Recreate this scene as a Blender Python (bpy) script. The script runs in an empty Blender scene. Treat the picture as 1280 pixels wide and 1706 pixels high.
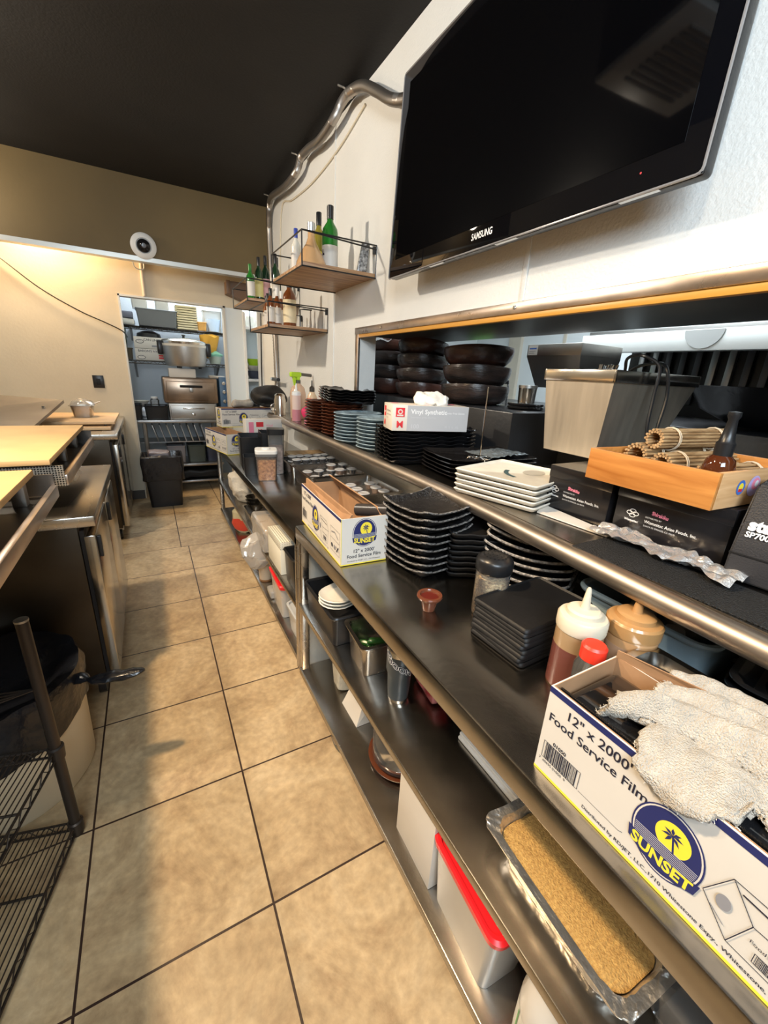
import bpy, bmesh, math, random
from mathutils import Vector, Matrix, noise
random.seed(7)
S = bpy.context.scene
C = S.collection
PI = math.pi
# ---------------------------------------------------------------- camera
cam = bpy.data.cameras.new('camera'); camo = bpy.data.objects.new('camera', cam); C.objects.link(camo)
F = Vector((0.47189595, 0.82229039, -0.31804517)); R_ = Vector((0.87453533, -0.48231767, 0.05057297)); U_ = Vector((0.11181314, 0.30200692, 0.94672575))
camo.matrix_world = Matrix(((R_.x, U_.x, -F.x, 0), (R_.y, U_.y, -F.y, 0), (R_.z, U_.z, -F.z, 1.5), (0, 0, 0, 1)))
cam.sensor_fit = 'VERTICAL'; cam.sensor_height = 36; cam.lens = 679.8 / 1706 * 36; cam.clip_start = 0.02; cam.clip_end = 40
S.camera = camo
# ---------------------------------------------------------------- light and exposure
S.view_settings.view_transform = 'Standard'; S.view_settings.look = 'None'; S.view_settings.gamma = 1
S.view_settings.use_curve_mapping = False
S.view_settings.exposure = 1.2
W = bpy.data.worlds.new('world'); S.world = W; W.use_nodes = True
W.node_tree.nodes['Background'].inputs[0].default_value = (1, .93, .84, 1); W.node_tree.nodes['Background'].inputs[1].default_value = .32
def light(name, kind, loc, power, col, size=.1, target=None, spot=None, sy=None, blend=.5):
    l = bpy.data.lights.new(name, kind); o = bpy.data.objects.new(name, l); C.objects.link(o)
    o.location = loc; l.energy = power; l.color = col
    if kind == 'AREA':
        l.size = size
        if sy: l.shape = 'RECTANGLE'; l.size_y = sy
    else: l.shadow_soft_size = size
    if kind == 'SPOT': l.spot_size = math.radians(spot or 120); l.spot_blend = blend
    if target is not None: o.rotation_euler = (Vector(target) - Vector(loc)).to_track_quat('-Z', 'Y').to_euler()
    return o
WARM = (1, .73, .44); NEUT = (1, .88, .72); COOL = (.84, .93, 1)
LAMPS = [((-1.3, 3.0, 2.93), 98, NEUT, .06, (1.2, 2.2, 1.4)),
         ((-.68, 1.25, 2.93), 150, WARM, .07, (.05, 1.0, 0)),
         ((-.75, -.35, 2.93), 34, NEUT, .07, (1.2, .6, 1.4))]
for i, (loc, pw, col, sz, tg) in enumerate(LAMPS): light('ceiling_spot_light', 'SPOT', loc, pw, col, sz, tg, (150, 104, 150)[i], blend=.7)
light('soffit_light', 'AREA', (-.75, 5.1, 2.93), 20, (1, .72, .42), .25, (-.6, 5.25, 0))
light('rear_counter_light', 'POINT', (-1.3, 4.4, 2.7), 12, NEUT, .1)
light('front_cool_fill', 'AREA', (-.3, -1.2, 2.5), 42, (.72, .87, 1), 1.2, (1.25, 1.2, 2.1), sy=1.0)  # unseen cool fill, added near the camera to brighten the upper right wall
light('kitchen_light', 'AREA', (2.3, 1.6, 2.55), 32, COOL, 1.2, (2.3, 1.6, 0), sy=1.2)
light('store_room_light', 'AREA', (.4, 5.9, 2.75), 19, (.82, .92, 1), .7, (.4, 6.0, 0), sy=.5)
light('niche_light', 'AREA', (1.45, 5.6, 2.5), 7, COOL, .3, (1.3, 5.6, 0))
# ---------------------------------------------------------------- materials
MATS = {}
def nt(name):
    m = bpy.data.materials.new(name); m.use_nodes = True; t = m.node_tree
    return m, t, t.nodes['Principled BSDF'], t.nodes, t.links
def mat(name, col=(.5, .5, .5), rough=.5, metal=0, var=0, vs=8, bump=0, bs=60, stretch=None, trans=0, ior=1.45, alpha=1, coat=0, spec=None, col2=None, rv=0, emis=None):
    if name in MATS: return MATS[name]
    m, t, b, N, L = nt(name)
    b.inputs['Base Color'].default_value = (*col, 1); b.inputs['Roughness'].default_value = rough; b.inputs['Metallic'].default_value = metal
    b.inputs['Transmission Weight'].default_value = trans; b.inputs['IOR'].default_value = ior; b.inputs['Alpha'].default_value = alpha
    b.inputs['Coat Weight'].default_value = coat
    if spec is not None: b.inputs['Specular IOR Level'].default_value = spec
    if emis: b.inputs['Emission Color'].default_value = (*emis[:3], 1); b.inputs['Emission Strength'].default_value = emis[3]
    if var or bump or rv or col2:
        tc = N.new('ShaderNodeTexCoord'); mp = N.new('ShaderNodeMapping'); L.new(tc.outputs['Object'], mp.inputs[0])
        if stretch: mp.inputs['Scale'].default_value = stretch
    if var or rv or col2:
        n = N.new('ShaderNodeTexNoise'); n.inputs['Scale'].default_value = vs; n.inputs['Detail'].default_value = 6; L.new(mp.outputs[0], n.inputs[0])
        if var or col2:
            r = N.new('ShaderNodeValToRGB'); L.new(n.outputs[0], r.inputs[0])
            c2 = col2 or tuple(max(0, c * (1 - var)) for c in col)
            r.color_ramp.elements[0].position = .35; r.color_ramp.elements[1].position = .65
            r.color_ramp.elements[0].color = (*c2, 1); r.color_ramp.elements[1].color = (*[min(1, c * (1 + var * .4)) for c in col], 1)
            L.new(r.outputs[0], b.inputs['Base Color'])
        if rv:
            mr = N.new('ShaderNodeMapRange'); L.new(n.outputs[0], mr.inputs[0]); mr.inputs[3].default_value = rough - rv; mr.inputs[4].default_value = rough + rv
            L.new(mr.outputs[0], b.inputs['Roughness'])
    if bump:
        n2 = N.new('ShaderNodeTexNoise'); n2.inputs['Scale'].default_value = bs; n2.inputs['Detail'].default_value = 3; L.new(mp.outputs[0], n2.inputs[0])
        bp = N.new('ShaderNodeBump'); bp.inputs['Strength'].default_value = bump; bp.inputs['Distance'].default_value = .01
        L.new(n2.outputs[0], bp.inputs['Height']); L.new(bp.outputs[0], b.inputs['Normal'])
    MATS[name] = m; return m
STEEL = mat('brushed_steel', (.52, .49, .45), .27, 1, .16, 6, rv=.08, bump=.03, bs=90, stretch=(1, .12, 1))
STEELD = mat('worn_steel_top', (.36, .335, .30), .24, 1, .2, 5, rv=.07, bump=.03, bs=40)
STEELB = mat('bright_steel', (.68, .65, .6), .2, 1, .08, 9, rv=.05)
STEELM = mat('matte_steel', (.45, .43, .4), .42, 1, .15, 5, rv=.08)
CHROME = mat('chrome', (.75, .75, .75), .1, 1)
COPPER = mat('warm_trim_metal', (.62, .52, .45), .3, 1, .2, 7, rv=.08)
WHITEWALL = mat('white_wall_panel', (.80, .79, .75), .42, 0, .03, 3, bump=.2, bs=110)
CREAM = mat('cream_paint', (.66, .58, .44), .6, 0, .06, 2, bump=.08, bs=40)
OLIVE = mat('olive_paint', (.15, .102, .038), .6, 0, .1, 2, bump=.05, bs=50)
BLACKCEIL = mat('black_ceiling_paint', (.008, .0068, .006), .75, 0, .3, 3, bump=.15, bs=70)
WHITEP = mat('white_paint', (.78, .78, .76), .4)
COOLW = mat('cool_white_panel', (.72, .77, .78), .4)
BLACK = mat('black_plastic', (.012, .012, .013), .33)
BLACKG = mat('black_gloss_glaze', (.010, .0095, .010), .14, bump=.12, bs=40)
BLACKS = mat('black_speckled_stoneware', (.014, .013, .013), .22, bump=1.0, bs=130)
BLACKM = mat('black_matte', (.009, .0085, .0085), .5, bump=.1, bs=60, spec=.3)
RIMGREY = mat('worn_grey_rim', (.34, .31, .28), .45, 0, .6, 110, bump=.5, bs=200)
CARD = mat('brown_cardboard', (.36, .20, .10), .8, 0, .15, 12)
WHITECARD = mat('white_printed_card', (.64, .60, .54), .5, 0, .04, 6)
NAVY = mat('navy_ink', (.016, .022, .11), .5); YEL = mat('yellow_ink', (.85, .68, .05), .5); INK = mat('dark_ink', (.015, .015, .03), .5)
WINK = mat('white_ink', (.8, .8, .8), .5); GINK = mat('grey_ink', (.25, .25, .27), .5); RINK = mat('red_ink', (.65, .03, .04), .5); PINK = mat('pink_ink', (.85, .25, .35), .5)
LGREY = mat('pale_grey_ink', (.52, .53, .55), .5); BLUEI = mat('blue_ink', (.06, .16, .5), .5)
BOARD = mat('yellow_cutting_board', (.60, .385, .175), .5, 0, .1, 5, stretch=(1, 1, 1), bump=.02)
BOARD2 = mat('tan_cutting_board', (.60, .40, .22), .5, 0, .12, 5)
def wood(name, c1, c2, sc=(3, 40, 40), rough=.45):
    m, t, b, N, L = nt(name); tc = N.new('ShaderNodeTexCoord'); mp = N.new('ShaderNodeMapping'); mp.inputs['Scale'].default_value = sc
    n = N.new('ShaderNodeTexNoise'); n.inputs['Scale'].default_value = 1.5; n.inputs['Detail'].default_value = 8; n.inputs['Distortion'].default_value = .6
    r = N.new('ShaderNodeValToRGB'); r.color_ramp.elements[0].color = (*c1, 1); r.color_ramp.elements[1].color = (*c2, 1)
    r.color_ramp.elements[0].position = .3; r.color_ramp.elements[1].position = .68
    L.new(tc.outputs['Object'], mp.inputs[0]); L.new(mp.outputs[0], n.inputs[0]); L.new(n.outputs[0], r.inputs[0]); L.new(r.outputs[0], b.inputs['Base Color'])
    b.inputs['Roughness'].default_value = rough; return m
WALNUT = wood('shelf_wood', (.22, .10, .045), (.58, .36, .19), (2, 30, 30))
ORANGEW = wood('orange_varnished_wood', (.36, .125, .025), (.56, .24, .06), (30, 2.5, 30), .3)
BAMBOO = wood('bamboo', (.26, .14, .055), (.55, .36, .18), (12, 90, 90), .5)
def glass(name, col=(1, 1, 1), rough=.03, tr=.55, mixcol=None):
    """clear plastic or glass: glossy film over a transparent sheet"""
    m = bpy.data.materials.new(name); m.use_nodes = True; N = m.node_tree.nodes; L = m.node_tree.links; N.clear()
    o = N.new('ShaderNodeOutputMaterial'); t = N.new('ShaderNodeBsdfTransparent'); t.inputs[0].default_value = (*col, 1)
    g = N.new('ShaderNodeBsdfGlossy'); g.inputs['Roughness'].default_value = rough; g.inputs[0].default_value = (1, 1, 1, 1)
    d = N.new('ShaderNodeBsdfDiffuse'); d.inputs[0].default_value = (*(mixcol or col), 1)
    f = N.new('ShaderNodeFresnel'); f.inputs[0].default_value = 1.45
    a = N.new('ShaderNodeMixShader'); a.inputs[0].default_value = 1 - tr; L.new(t.outputs[0], a.inputs[1]); L.new(d.outputs[0], a.inputs[2])
    b = N.new('ShaderNodeMixShader'); L.new(f.outputs[0], b.inputs[0]); L.new(a.outputs[0], b.inputs[1]); L.new(g.outputs[0], b.inputs[2]); L.new(b.outputs[0], o.inputs[0])
    MATS[name] = m; return m
CLEAR = glass('clear_plastic', (.95, .95, .94), .06, .9, (.6, .6, .6))
FILM = glass('crinkled_film', (.92, .9, .86), .12, .6, (.7, .66, .6))
FROST = glass('frosted_plastic', (.85, .84, .8), .25, .35, (.62, .6, .55))
GREENG = mat('green_bottle_glass', (.03, .22, .03), .06, trans=.35, coat=.3)
DARKG = mat('dark_green_glass', (.012, .035, .015), .06, coat=.3)
AMBER = mat('amber_glass', (.16, .045, .012), .06, coat=.3)
PALEG = mat('cloudy_amber_drink', (.58, .34, .16), .08, coat=.4)
RED = mat('red_plastic', (.72, .015, .02), .32); LIME = mat('lime_plastic', (.45, .7, .03), .35)
CLOTH = mat('white_towel', (.58, .52, .44), .95, 0, .16, 40, bump=.9, bs=420)
FOIL = mat('crumpled_foil', (.85, .84, .83), .25, .8, .1, 20, bump=.5, bs=45)
BAGB = mat('black_bin_bag', (.010, .010, .012), .25, bump=.6, bs=22)
CLAY = mat('burnished_black_clay', (.035, .022, .018), .3, 0, .6, 5, bump=.25, bs=28, stretch=(1, 1, 6), col2=(.012, .010, .009))
BLUEGL = mat('blue_grey_glaze', (.27, .36, .42), .28, 0, .3, 30)
BROWNGL = mat('brown_glaze', (.11, .035, .018), .22, 0, .4, 20)
WHITEGL = mat('cream_glaze', (.70, .66, .57), .22, 0, .06, 20)
# floor tile material
def tile_mat():
    m, t, b, N, L = nt('beige_stone_tile')
    g = N.new('ShaderNodeNewGeometry'); s = N.new('ShaderNodeSeparateXYZ'); L.new(g.outputs['Position'], s.inputs[0])
    def ma(op, a, v=None, c=None):
        n = N.new('ShaderNodeMath'); n.operation = op
        for i, x in enumerate((a, v, c)):
            if x is None: continue
            if isinstance(x, (int, float)): n.inputs[i].default_value = x
            else: L.new(x, n.inputs[i])
        return n.outputs[0]
    st = ma('GREATER_THAN', s.outputs[1], 3.667); sh = ma('MULTIPLY', st, -.058)
    x = ma('DIVIDE', ma('SUBTRACT', ma('ADD', s.outputs[0], 9.6440 + .3268), sh), .4822)
    y = ma('DIVIDE', ma('ADD', s.outputs[1], 9.542 - .8023), .4771)
    fx = ma('FRACT', x); fy = ma('FRACT', y)
    dx = ma('MINIMUM', fx, ma('SUBTRACT', 1, fx)); dy = ma('MINIMUM', fy, ma('SUBTRACT', 1, fy))
    d = ma('MINIMUM', dx, dy); gr = ma('LESS_THAN', d, .0068)
    cx = ma('FLOOR', x); cy = ma('FLOOR', y)
    cb = N.new('ShaderNodeCombineXYZ'); L.new(cx, cb.inputs[0]); L.new(cy, cb.inputs[1])
    wn = N.new('ShaderNodeTexWhiteNoise'); L.new(cb.outputs[0], wn.inputs[0])
    va = N.new('ShaderNodeVectorMath'); va.operation = 'ADD'; vm = N.new('ShaderNodeVectorMath'); vm.operation = 'SCALE'; vm.inputs[3].default_value = 7
    L.new(wn.outputs[1], vm.inputs[0]); L.new(g.outputs['Position'], va.inputs[0]); L.new(vm.outputs[0], va.inputs[1])
    n1 = N.new('ShaderNodeTexNoise'); n1.inputs['Scale'].default_value = 3.4; n1.inputs['Detail'].default_value = 9; n1.inputs['Roughness'].default_value = .74; n1.inputs['Distortion'].default_value = .5
    L.new(va.outputs[0], n1.inputs[0])
    r = N.new('ShaderNodeValToRGB'); e = r.color_ramp.elements; e[0].position = .3; e[0].color = (.245, .155, .08, 1); e[1].position = .68; e[1].color = (.53, .40, .24, 1)
    m2 = e.new(.5); m2.color = (.42, .30, .165, 1); L.new(n1.outputs[0], r.inputs[0])
    n2 = N.new('ShaderNodeTexNoise'); n2.inputs['Scale'].default_value = 38; n2.inputs['Detail'].default_value = 8; L.new(va.outputs[0], n2.inputs[0])
    mx0 = N.new('ShaderNodeMixRGB'); mx0.blend_type = 'OVERLAY'; mx0.inputs[0].default_value = .38; L.new(r.outputs[0], mx0.inputs[1]); L.new(n2.outputs[0], mx0.inputs[2])
    mx = N.new('ShaderNodeMixRGB'); L.new(gr, mx.inputs[0]); L.new(mx0.outputs[0], mx.inputs[1]); mx.inputs[2].default_value = (.030, .014, .009, 1)
    L.new(mx.outputs[0], b.inputs['Base Color'])
    ro = N.new('ShaderNodeMapRange'); L.new(n1.outputs[0], ro.inputs[0]); ro.inputs[3].default_value = .34; ro.inputs[4].default_value = .55; L.new(ro.outputs[0], b.inputs['Roughness'])
    h = ma('SUBTRACT', ma('MULTIPLY', n2.outputs[0], .12), gr)
    bp = N.new('ShaderNodeBump'); bp.inputs['Strength'].default_value = .35; bp.inputs['Distance'].default_value = .004; L.new(h, bp.inputs['Height']); L.new(bp.outputs[0], b.inputs['Normal'])
    return m
TILE = tile_mat()
def brand_mottle(name, c1, c2, vs, rough=.8, bump=1., bs=120):
    return mat(name, c1, rough, 0, .2, vs, bump=bump, bs=bs, col2=c2)
CRUMB = brand_mottle('golden_crumbs', (.50, .30, .09), (.38, .21, .06), 150, .8, .6, 260)
FLAKE = brand_mottle('fried_flakes', (.78, .38, .14), (.42, .15, .05), 60)
SESAME = brand_mottle('sesame_seeds', (.72, .54, .30), (.32, .18, .08), 130)
# ---------------------------------------------------------------- mesh helpers
def fin(bm, name, m, parent=None, ang=35, loc=None, rz=0, smooth=True):
    me = bpy.data.meshes.new(name); bmesh.ops.recalc_face_normals(bm, faces=bm.faces); bm.to_mesh(me); bm.free()
    for x in (m if isinstance(m, (list, tuple)) else [m]): me.materials.append(x)
    if smooth:
        me.polygons.foreach_set('use_smooth', [True] * len(me.polygons)); me.set_sharp_from_angle(angle=math.radians(ang))
    o = bpy.data.objects.new(name, me); C.objects.link(o)
    if parent: o.parent = parent
    if loc: o.location = loc
    if rz: o.rotation_euler.z = rz
    return o
def tag(o, label, cat, group=None, kind=None):
    o['label'] = label; o['category'] = cat
    if group: o['group'] = group
    if kind: o['kind'] = kind
    return o
def thing(name, label, cat, loc=(0, 0, 0), rz=0, group=None, rot=None):
    o = bpy.data.objects.new(name, None); C.objects.link(o); o.empty_display_size = .05
    o.location = loc; o.rotation_euler = rot or (0, 0, math.radians(rz)); return tag(o, label, cat, group)
def clone(root, loc, rz=None, label=None, group=None, rot=None, parent=None):
    r = root.copy(); C.objects.link(r)
    if loc is not None: r.location = loc
    if rz is not None: r.rotation_euler.z = math.radians(rz)
    if rot is not None: r.rotation_euler = rot
    if parent: r.parent = parent
    if label: r['label'] = label
    if group: r['group'] = group
    for ch in root.children: clone(ch, None, parent=r)
    return r
def B(bm, x0, y0, z0, x1, y1, z1, bev=0, mi=0, rz=0, seg=2):
    r = bmesh.ops.create_cube(bm, size=1); vs = r['verts']
    for v in vs: v.co = Vector(((x0 + x1) / 2 + v.co.x * (x1 - x0), (y0 + y1) / 2 + v.co.y * (y1 - y0), (z0 + z1) / 2 + v.co.z * (z1 - z0)))
    fs = list({f for v in vs for f in v.link_faces})
    for f in fs: f.material_index = mi
    if bev:
        es = list({e for v in vs for e in v.link_edges}); rr = bmesh.ops.bevel(bm, geom=es, offset=bev, segments=seg, affect='EDGES', profile=.5)
        for f in rr['faces']: f.material_index = mi
    return bm
def nb(): return bmesh.new()
def box(x0, y0, z0, x1, y1, z1, bev=0): return B(nb(), x0, y0, z0, x1, y1, z1, bev)
def lathe(bm, prof, n=32, c=(0, 0, 0), mi=0, sx=1, sy=1):
    rings = []
    for r, z in prof:
        if r < 1e-6: rings.append([bm.verts.new((c[0], c[1], c[2] + z))])
        else: rings.append([bm.verts.new((c[0] + sx * r * math.cos(2 * PI * i / n), c[1] + sy * r * math.sin(2 * PI * i / n), c[2] + z)) for i in range(n)])
    for a, b in zip(rings, rings[1:]):
        for i in range(n):
            j = (i + 1) % n
            if len(a) == 1 and len(b) == 1: continue
            if len(a) == 1: f = bm.faces.new((a[0], b[i], b[j]))
            elif len(b) == 1: f = bm.faces.new((a[i], a[j], b[0]))
            else: f = bm.faces.new((a[i], a[j], b[j], b[i]))
            f.material_index = mi
    return bm
def rr(hw, hd, r, n=6, wave=0, k=0):
    r = min(r, hw - 1e-4, hd - 1e-4); P = []
    for q, (sx, sy) in enumerate(((1, 1), (-1, 1), (-1, -1), (1, -1))):
        for i in range(n + 1):
            a = PI / 2 * q + PI / 2 * i / n
            P.append((sx * (hw - r) + r * math.cos(a), sy * (hd - r) + r * math.sin(a)))
    if wave or k:   # denser outline along the straight sides
        Q = []
        for a, b in zip(P, P[1:] + P[:1]):
            L = math.dist(a, b); m = max(1, int(L / .012))
            for t in range(m): Q.append((a[0] + (b[0] - a[0]) * t / m, a[1] + (b[1] - a[1]) * t / m))
        P = Q
    return P
def loft(bm, rings, cap0=True, cap1=True, mi=0, n=6, dense=0, zf=None, c=(0, 0, 0)):
    """rings: (half width, half depth, corner radius, z)"""
    base = rr(rings[0][0], rings[0][1], rings[0][2], n, k=dense); L = []
    if dense:   # same parameter for every ring: scale the densest outline
        big = max(rings, key=lambda q: q[0]); P0 = rr(big[0], big[1], big[2], n, k=1)
        for hw, hd, r, z in rings:
            L.append([bm.verts.new((c[0] + x * hw / big[0], c[1] + y * hd / big[1], c[2] + z + (zf(x, y, hw / big[0]) if zf else 0))) for x, y in P0])
    else:
        for hw, hd, r, z in rings: L.append([bm.verts.new((c[0] + x, c[1] + y, c[2] + z)) for x, y in rr(hw, hd, r, n)])
    for a, b in zip(L, L[1:]):
        for i in range(len(a)):
            j = (i + 1) % len(a); bm.faces.new((a[i], a[j], b[j], b[i])).material_index = mi
    if cap0: bm.faces.new(L[0][::-1]).material_index = mi
    if cap1: bm.faces.new(L[-1]).material_index = mi
    return bm
def tube(bm, pts, r, n=8, mi=0, cap=True, rip=0, closed=False):
    pts = [Vector(p) for p in pts]; L = []; m = len(pts)
    up = Vector((0, 0, 1)); d0 = (pts[1] - pts[0]).normalized()
    if abs(d0.z) > .9: up = Vector((1, 0, 0))
    nrm = d0.cross(up).normalized()
    for i, p in enumerate(pts):
        if closed: d = pts[(i + 1) % m] - pts[i - 1]
        else: d = (pts[min(i + 1, m - 1)] - pts[max(i - 1, 0)])
        d.normalize(); nrm = (nrm - d * nrm.dot(d)).normalized(); b = d.cross(nrm)
        q = (r[i] if isinstance(r, (list, tuple)) else r) * (1 + (rip if i % 2 else 0))
        L.append([bm.verts.new(p + nrm * q * math.cos(2 * PI * k / n) + b * q * math.sin(2 * PI * k / n)) for k in range(n)])
    prs = list(zip(L, L[1:])) + ([(L[-1], L[0])] if closed else [])
    for a, b in prs:
        for k in range(n): bm.faces.new((a[k], a[(k + 1) % n], b[(k + 1) % n], b[k])).material_index = mi
    if cap and not closed: bm.faces.new(L[0][::-1]).material_index = mi; bm.faces.new(L[-1]).material_index = mi
    return bm
def spline(pts, m=12):
    P = [Vector(p) for p in pts]; P = [P[0] * 2 - P[1]] + P + [P[-1] * 2 - P[-2]]; out = []
    for i in range(1, len(P) - 2):
        for k in range(m):
            t = k / m; a, b, c, d = P[i - 1:i + 3]
            out.append(.5 * ((2 * b) + (c - a) * t + (2 * a - 5 * b + 4 * c - d) * t * t + (-a + 3 * b - 3 * c + d) * t ** 3))
    out.append(P[-2]); return out
def prism(bm, poly, z0, z1, mi=0, axis='z'):
    f = {'z': lambda a, b, c: (a, b, c), 'x': lambda a, b, c: (c, a, b), 'y': lambda a, b, c: (a, c, b)}[axis]
    a = [bm.verts.new(f(x, y, z0)) for x, y in poly]; b = [bm.verts.new(f(x, y, z1)) for x, y in poly]
    bm.faces.new(a[::-1]).material_index = mi; bm.faces.new(b).material_index = mi
    for i in range(len(a)): j = (i + 1) % len(a); bm.faces.new((a[i], a[j], b[j], b[i])).material_index = mi
    return bm
def hexa(bm, q, mi=0):
    """8 corners: bottom 4 then top 4"""
    v = [bm.verts.new(p) for p in q]
    for f in ((3, 2, 1, 0), (4, 5, 6, 7), (0, 1, 5, 4), (1, 2, 6, 5), (2, 3, 7, 6), (3, 0, 4, 7)): bm.faces.new([v[i] for i in f]).material_index = mi
    return bm
def rough_up(bm, amp, sc, seed=0):
    for v in bm.verts:
        n = noise.noise_vector(v.co * sc + Vector((seed, 0, 0))); v.co += n * amp
    return bm
# printed marks: flat artwork laid on a face; origin, U, V in the thing's own space
def glyphs(body, size, bold=0, xs=1):
    cu = bpy.data.curves.new('t', 'FONT'); cu.body = body; cu.size = size; cu.offset = bold * size; cu.resolution_u = 3
    o = bpy.data.objects.new('t', cu); C.objects.link(o); bpy.context.view_layer.update()
    me = bpy.data.meshes.new_from_object(o.evaluated_get(bpy.context.evaluated_depsgraph_get()))
    vs = [(v.co.x * xs, v.co.y) for v in me.vertices]; fs = [list(p.vertices) for p in me.polygons]
    bpy.data.objects.remove(o); bpy.data.curves.remove(cu); bpy.data.meshes.remove(me); return vs, fs
def prn(parent, origin, U, V, items, name='printing', off=.0006, warp=None, thin=True):
    O = Vector(origin); U = Vector(U).normalized(); V = Vector(V).normalized(); Nn = U.cross(V).normalized()
    bm = nb(); mats = []; lay = 0
    def mi(m):
        if m not in mats: mats.append(m)
        return mats.index(m)
    for it in items:
        k = it[0]; lay += 1 if k in 'ep' or (k == 'r' and len(items) < 40) else 0; h = off + (lay + {'r': .3, 'l': .5, 't': .75}.get(k, 0)) * .00008
        def put(polys, m):
            for P in polys:
                vv = []
                for u, v in P:
                    co = O + U * u + V * v + Nn * h
                    if warp: co = warp(u, v, h)
                    vv.append(bm.verts.new(co))
                try: bm.faces.new(vv).material_index = mi(m)
                except ValueError: pass
        if k == 't':
            _, s, u, v, size, m = it[:6]; o = it[6] if len(it) > 6 else {}
            vs, fs = glyphs(s, size, o.get('b', 0), o.get('xs', 1))
            if not vs: continue
            x0 = min(a for a, _ in vs); x1 = max(a for a, _ in vs); al = o.get('al', 'l'); sh = {'l': 0, 'c': -(x0 + x1) / 2, 'r': -x1}[al]
            an = math.radians(o.get('a', 0)); ca, sa = math.cos(an), math.sin(an)
            arc = o.get('arc', 0)
            T = []
            for a, b in vs:
                a += sh; b += arc * a * a
                T.append((u + a * ca - b * sa, v + a * sa + b * ca))
            put([[T[i] for i in f] for f in fs], m)
        elif k == 'r': _, a, b, c, d, m = it; put([[(a, b), (c, b), (c, d), (a, d)]], m)
        elif k == 'e': _, cu, cv, ru, rv, m = it; put([[(cu + ru * math.cos(2 * PI * i / 40), cv + rv * math.sin(2 * PI * i / 40)) for i in range(40)]], m)
        elif k == 'p': put([it[1]], it[2])
        elif k == 'l':
            _, pts, w, m = it; ps = []
            for a, b in zip(pts, pts[1:]):
                L = math.dist(a, b) or 1; nx, ny = -(b[1] - a[1]) / L * w / 2, (b[0] - a[0]) / L * w / 2
                ps.append([(a[0] + nx, a[1] + ny), (a[0] - nx, a[1] - ny), (b[0] - nx, b[1] - ny), (b[0] + nx, b[1] + ny)])
            put(ps, m)
    me = bpy.data.meshes.new(name); bm.to_mesh(me); bm.free()
    for m in mats: me.materials.append(m)
    o = bpy.data.objects.new(name, me); C.objects.link(o); o.parent = parent; return o
def struct(name, bm, m, **k):
    o = fin(bm, name, m, **k); o['kind'] = 'structure'; return o
ORD = ['topmost'] + [n + ' from top' for n in ('second', 'third', 'fourth', 'fifth', 'sixth', 'seventh', 'eighth', 'ninth', 'tenth', 'eleventh')]
# ================================================================ SETTING
struct('floor', box(-3, -2, -.05, 4, 7, 0), TILE)
struct('ceiling', box(-3, -2, 3.03, 1.25, 5.3, 3.1), BLACKCEIL)
b = nb(); B(b, 1.25, -2, 0, 1.37, 2.62, 1.108); B(b, 1.25, -2, 1.74, 1.37, 2.62, 3.1); B(b, 1.25, 2.62, 0, 1.37, 5.3, 3.1); B(b, 1.25, -2, 1.108, 1.37, -.75, 1.74)
struct('wall_right', b, WHITEWALL, smooth=False)
struct('wall_left', box(-3.05, -2, 0, -3, 5.3, 3.1), CREAM); struct('wall_near', box(-3, -2.05, 0, 3.6, -2, 3.1), CREAM)
b = nb()
B(b, -3, 5.3, .0, -.155, 5.38, 3.1); B(b, -.155, 5.3, 2.125, 1.25, 5.38, 3.1)
struct('wall_back', b, CREAM, smooth=False)
struct('wall_back_panel', box(.845, 5.3, 0, 1.04, 5.36, 2.125), COOLW)
b = nb(); B(b, .825, 5.285, 0, .848, 5.40, 2.14); B(b, -.165, 5.285, .1, -.150, 5.40, 2.14); B(b, -.165, 5.285, 2.118, .848, 5.40, 2.135)
d1 = struct('door_1', b, mat('door_frame_metal', (.55, .5, .42), .4, .3))
b = nb(); B(b, 1.035, 5.28, 0, 1.062, 5.40, 2.1); B(b, 1.195, 5.28, 0, 1.25, 5.34, 2.3)
struct('door_2', b, WHITEP)
struct('wall_soffit', box(-3, 4.85, 2.41, 1.25, 4.93, 3.03), OLIVE)
struct('trim_1', box(-3, 4.842, 2.375, 1.249, 4.935, 2.412), mat('grey_metal_trim', (.55, .54, .50), .35, .6))
b = nb()
for y in (3.06, 1.225): B(b, 1.244, y, 1.75 if y < 2 else .8, 1.25, y + .022, 3.03, .002)
struct('trim_2', b, WHITEWALL)
struct('baseboard_back', box(-3, 5.29, 0, -.165, 5.3, .1), mat('dark_base', (.08, .07, .06), .6))
# window (pass-through) metal surround
b = nb(); B(b, 1.232, -.75, 1.742, 1.25, 2.66, 1.782, .002); B(b, 1.235, 2.612, 1.11, 1.25, 2.655, 1.742, .001)
struct('trim_3', b, COPPER)
w1 = struct('window_1', box(1.238, -.75, 1.722, 1.262, 2.612, 1.742, .001), mat('orange_lacquered_strip', (.62, .30, .05), .35))
b = nb(); B(b, 1.262, -.75, 1.735, 1.82, 2.612, 1.80)
struct('trim_4', b, mat('dark_hood_metal', (.10, .095, .085), .4, .8))
for y in (1.25, .2, 2.3):
    s = nb(); lathe(s, [(0, .004), (.006, .003), (.008, 0)], 12); o = fin(s, 'screw', CHROME, w1); o.rotation_euler = (0, -PI / 2, 0); o.location = (1.231, y, 1.763)
# kitchen room behind the opening
struct('wall_kitchen', box(3.6, -2, 0, 3.7, 5.3, 3.1), COOLW); struct('wall_kitchen_end', box(1.37, 4.2, 0, 3.6, 4.3, 3.1), COOLW)
struct('ceiling_kitchen', box(1.37, -2, 2.7, 3.6, 4.2, 2.8), WHITEP)
b = nb(); B(b, 3.585, 2.9, .5, 3.6, 2.93, 2.7); B(b, 3.56, 3.45, .5, 3.6, 3.62, 2.7)
struct('trim_5', b, mat('beige_post', (.6, .55, .45), .5))
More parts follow.
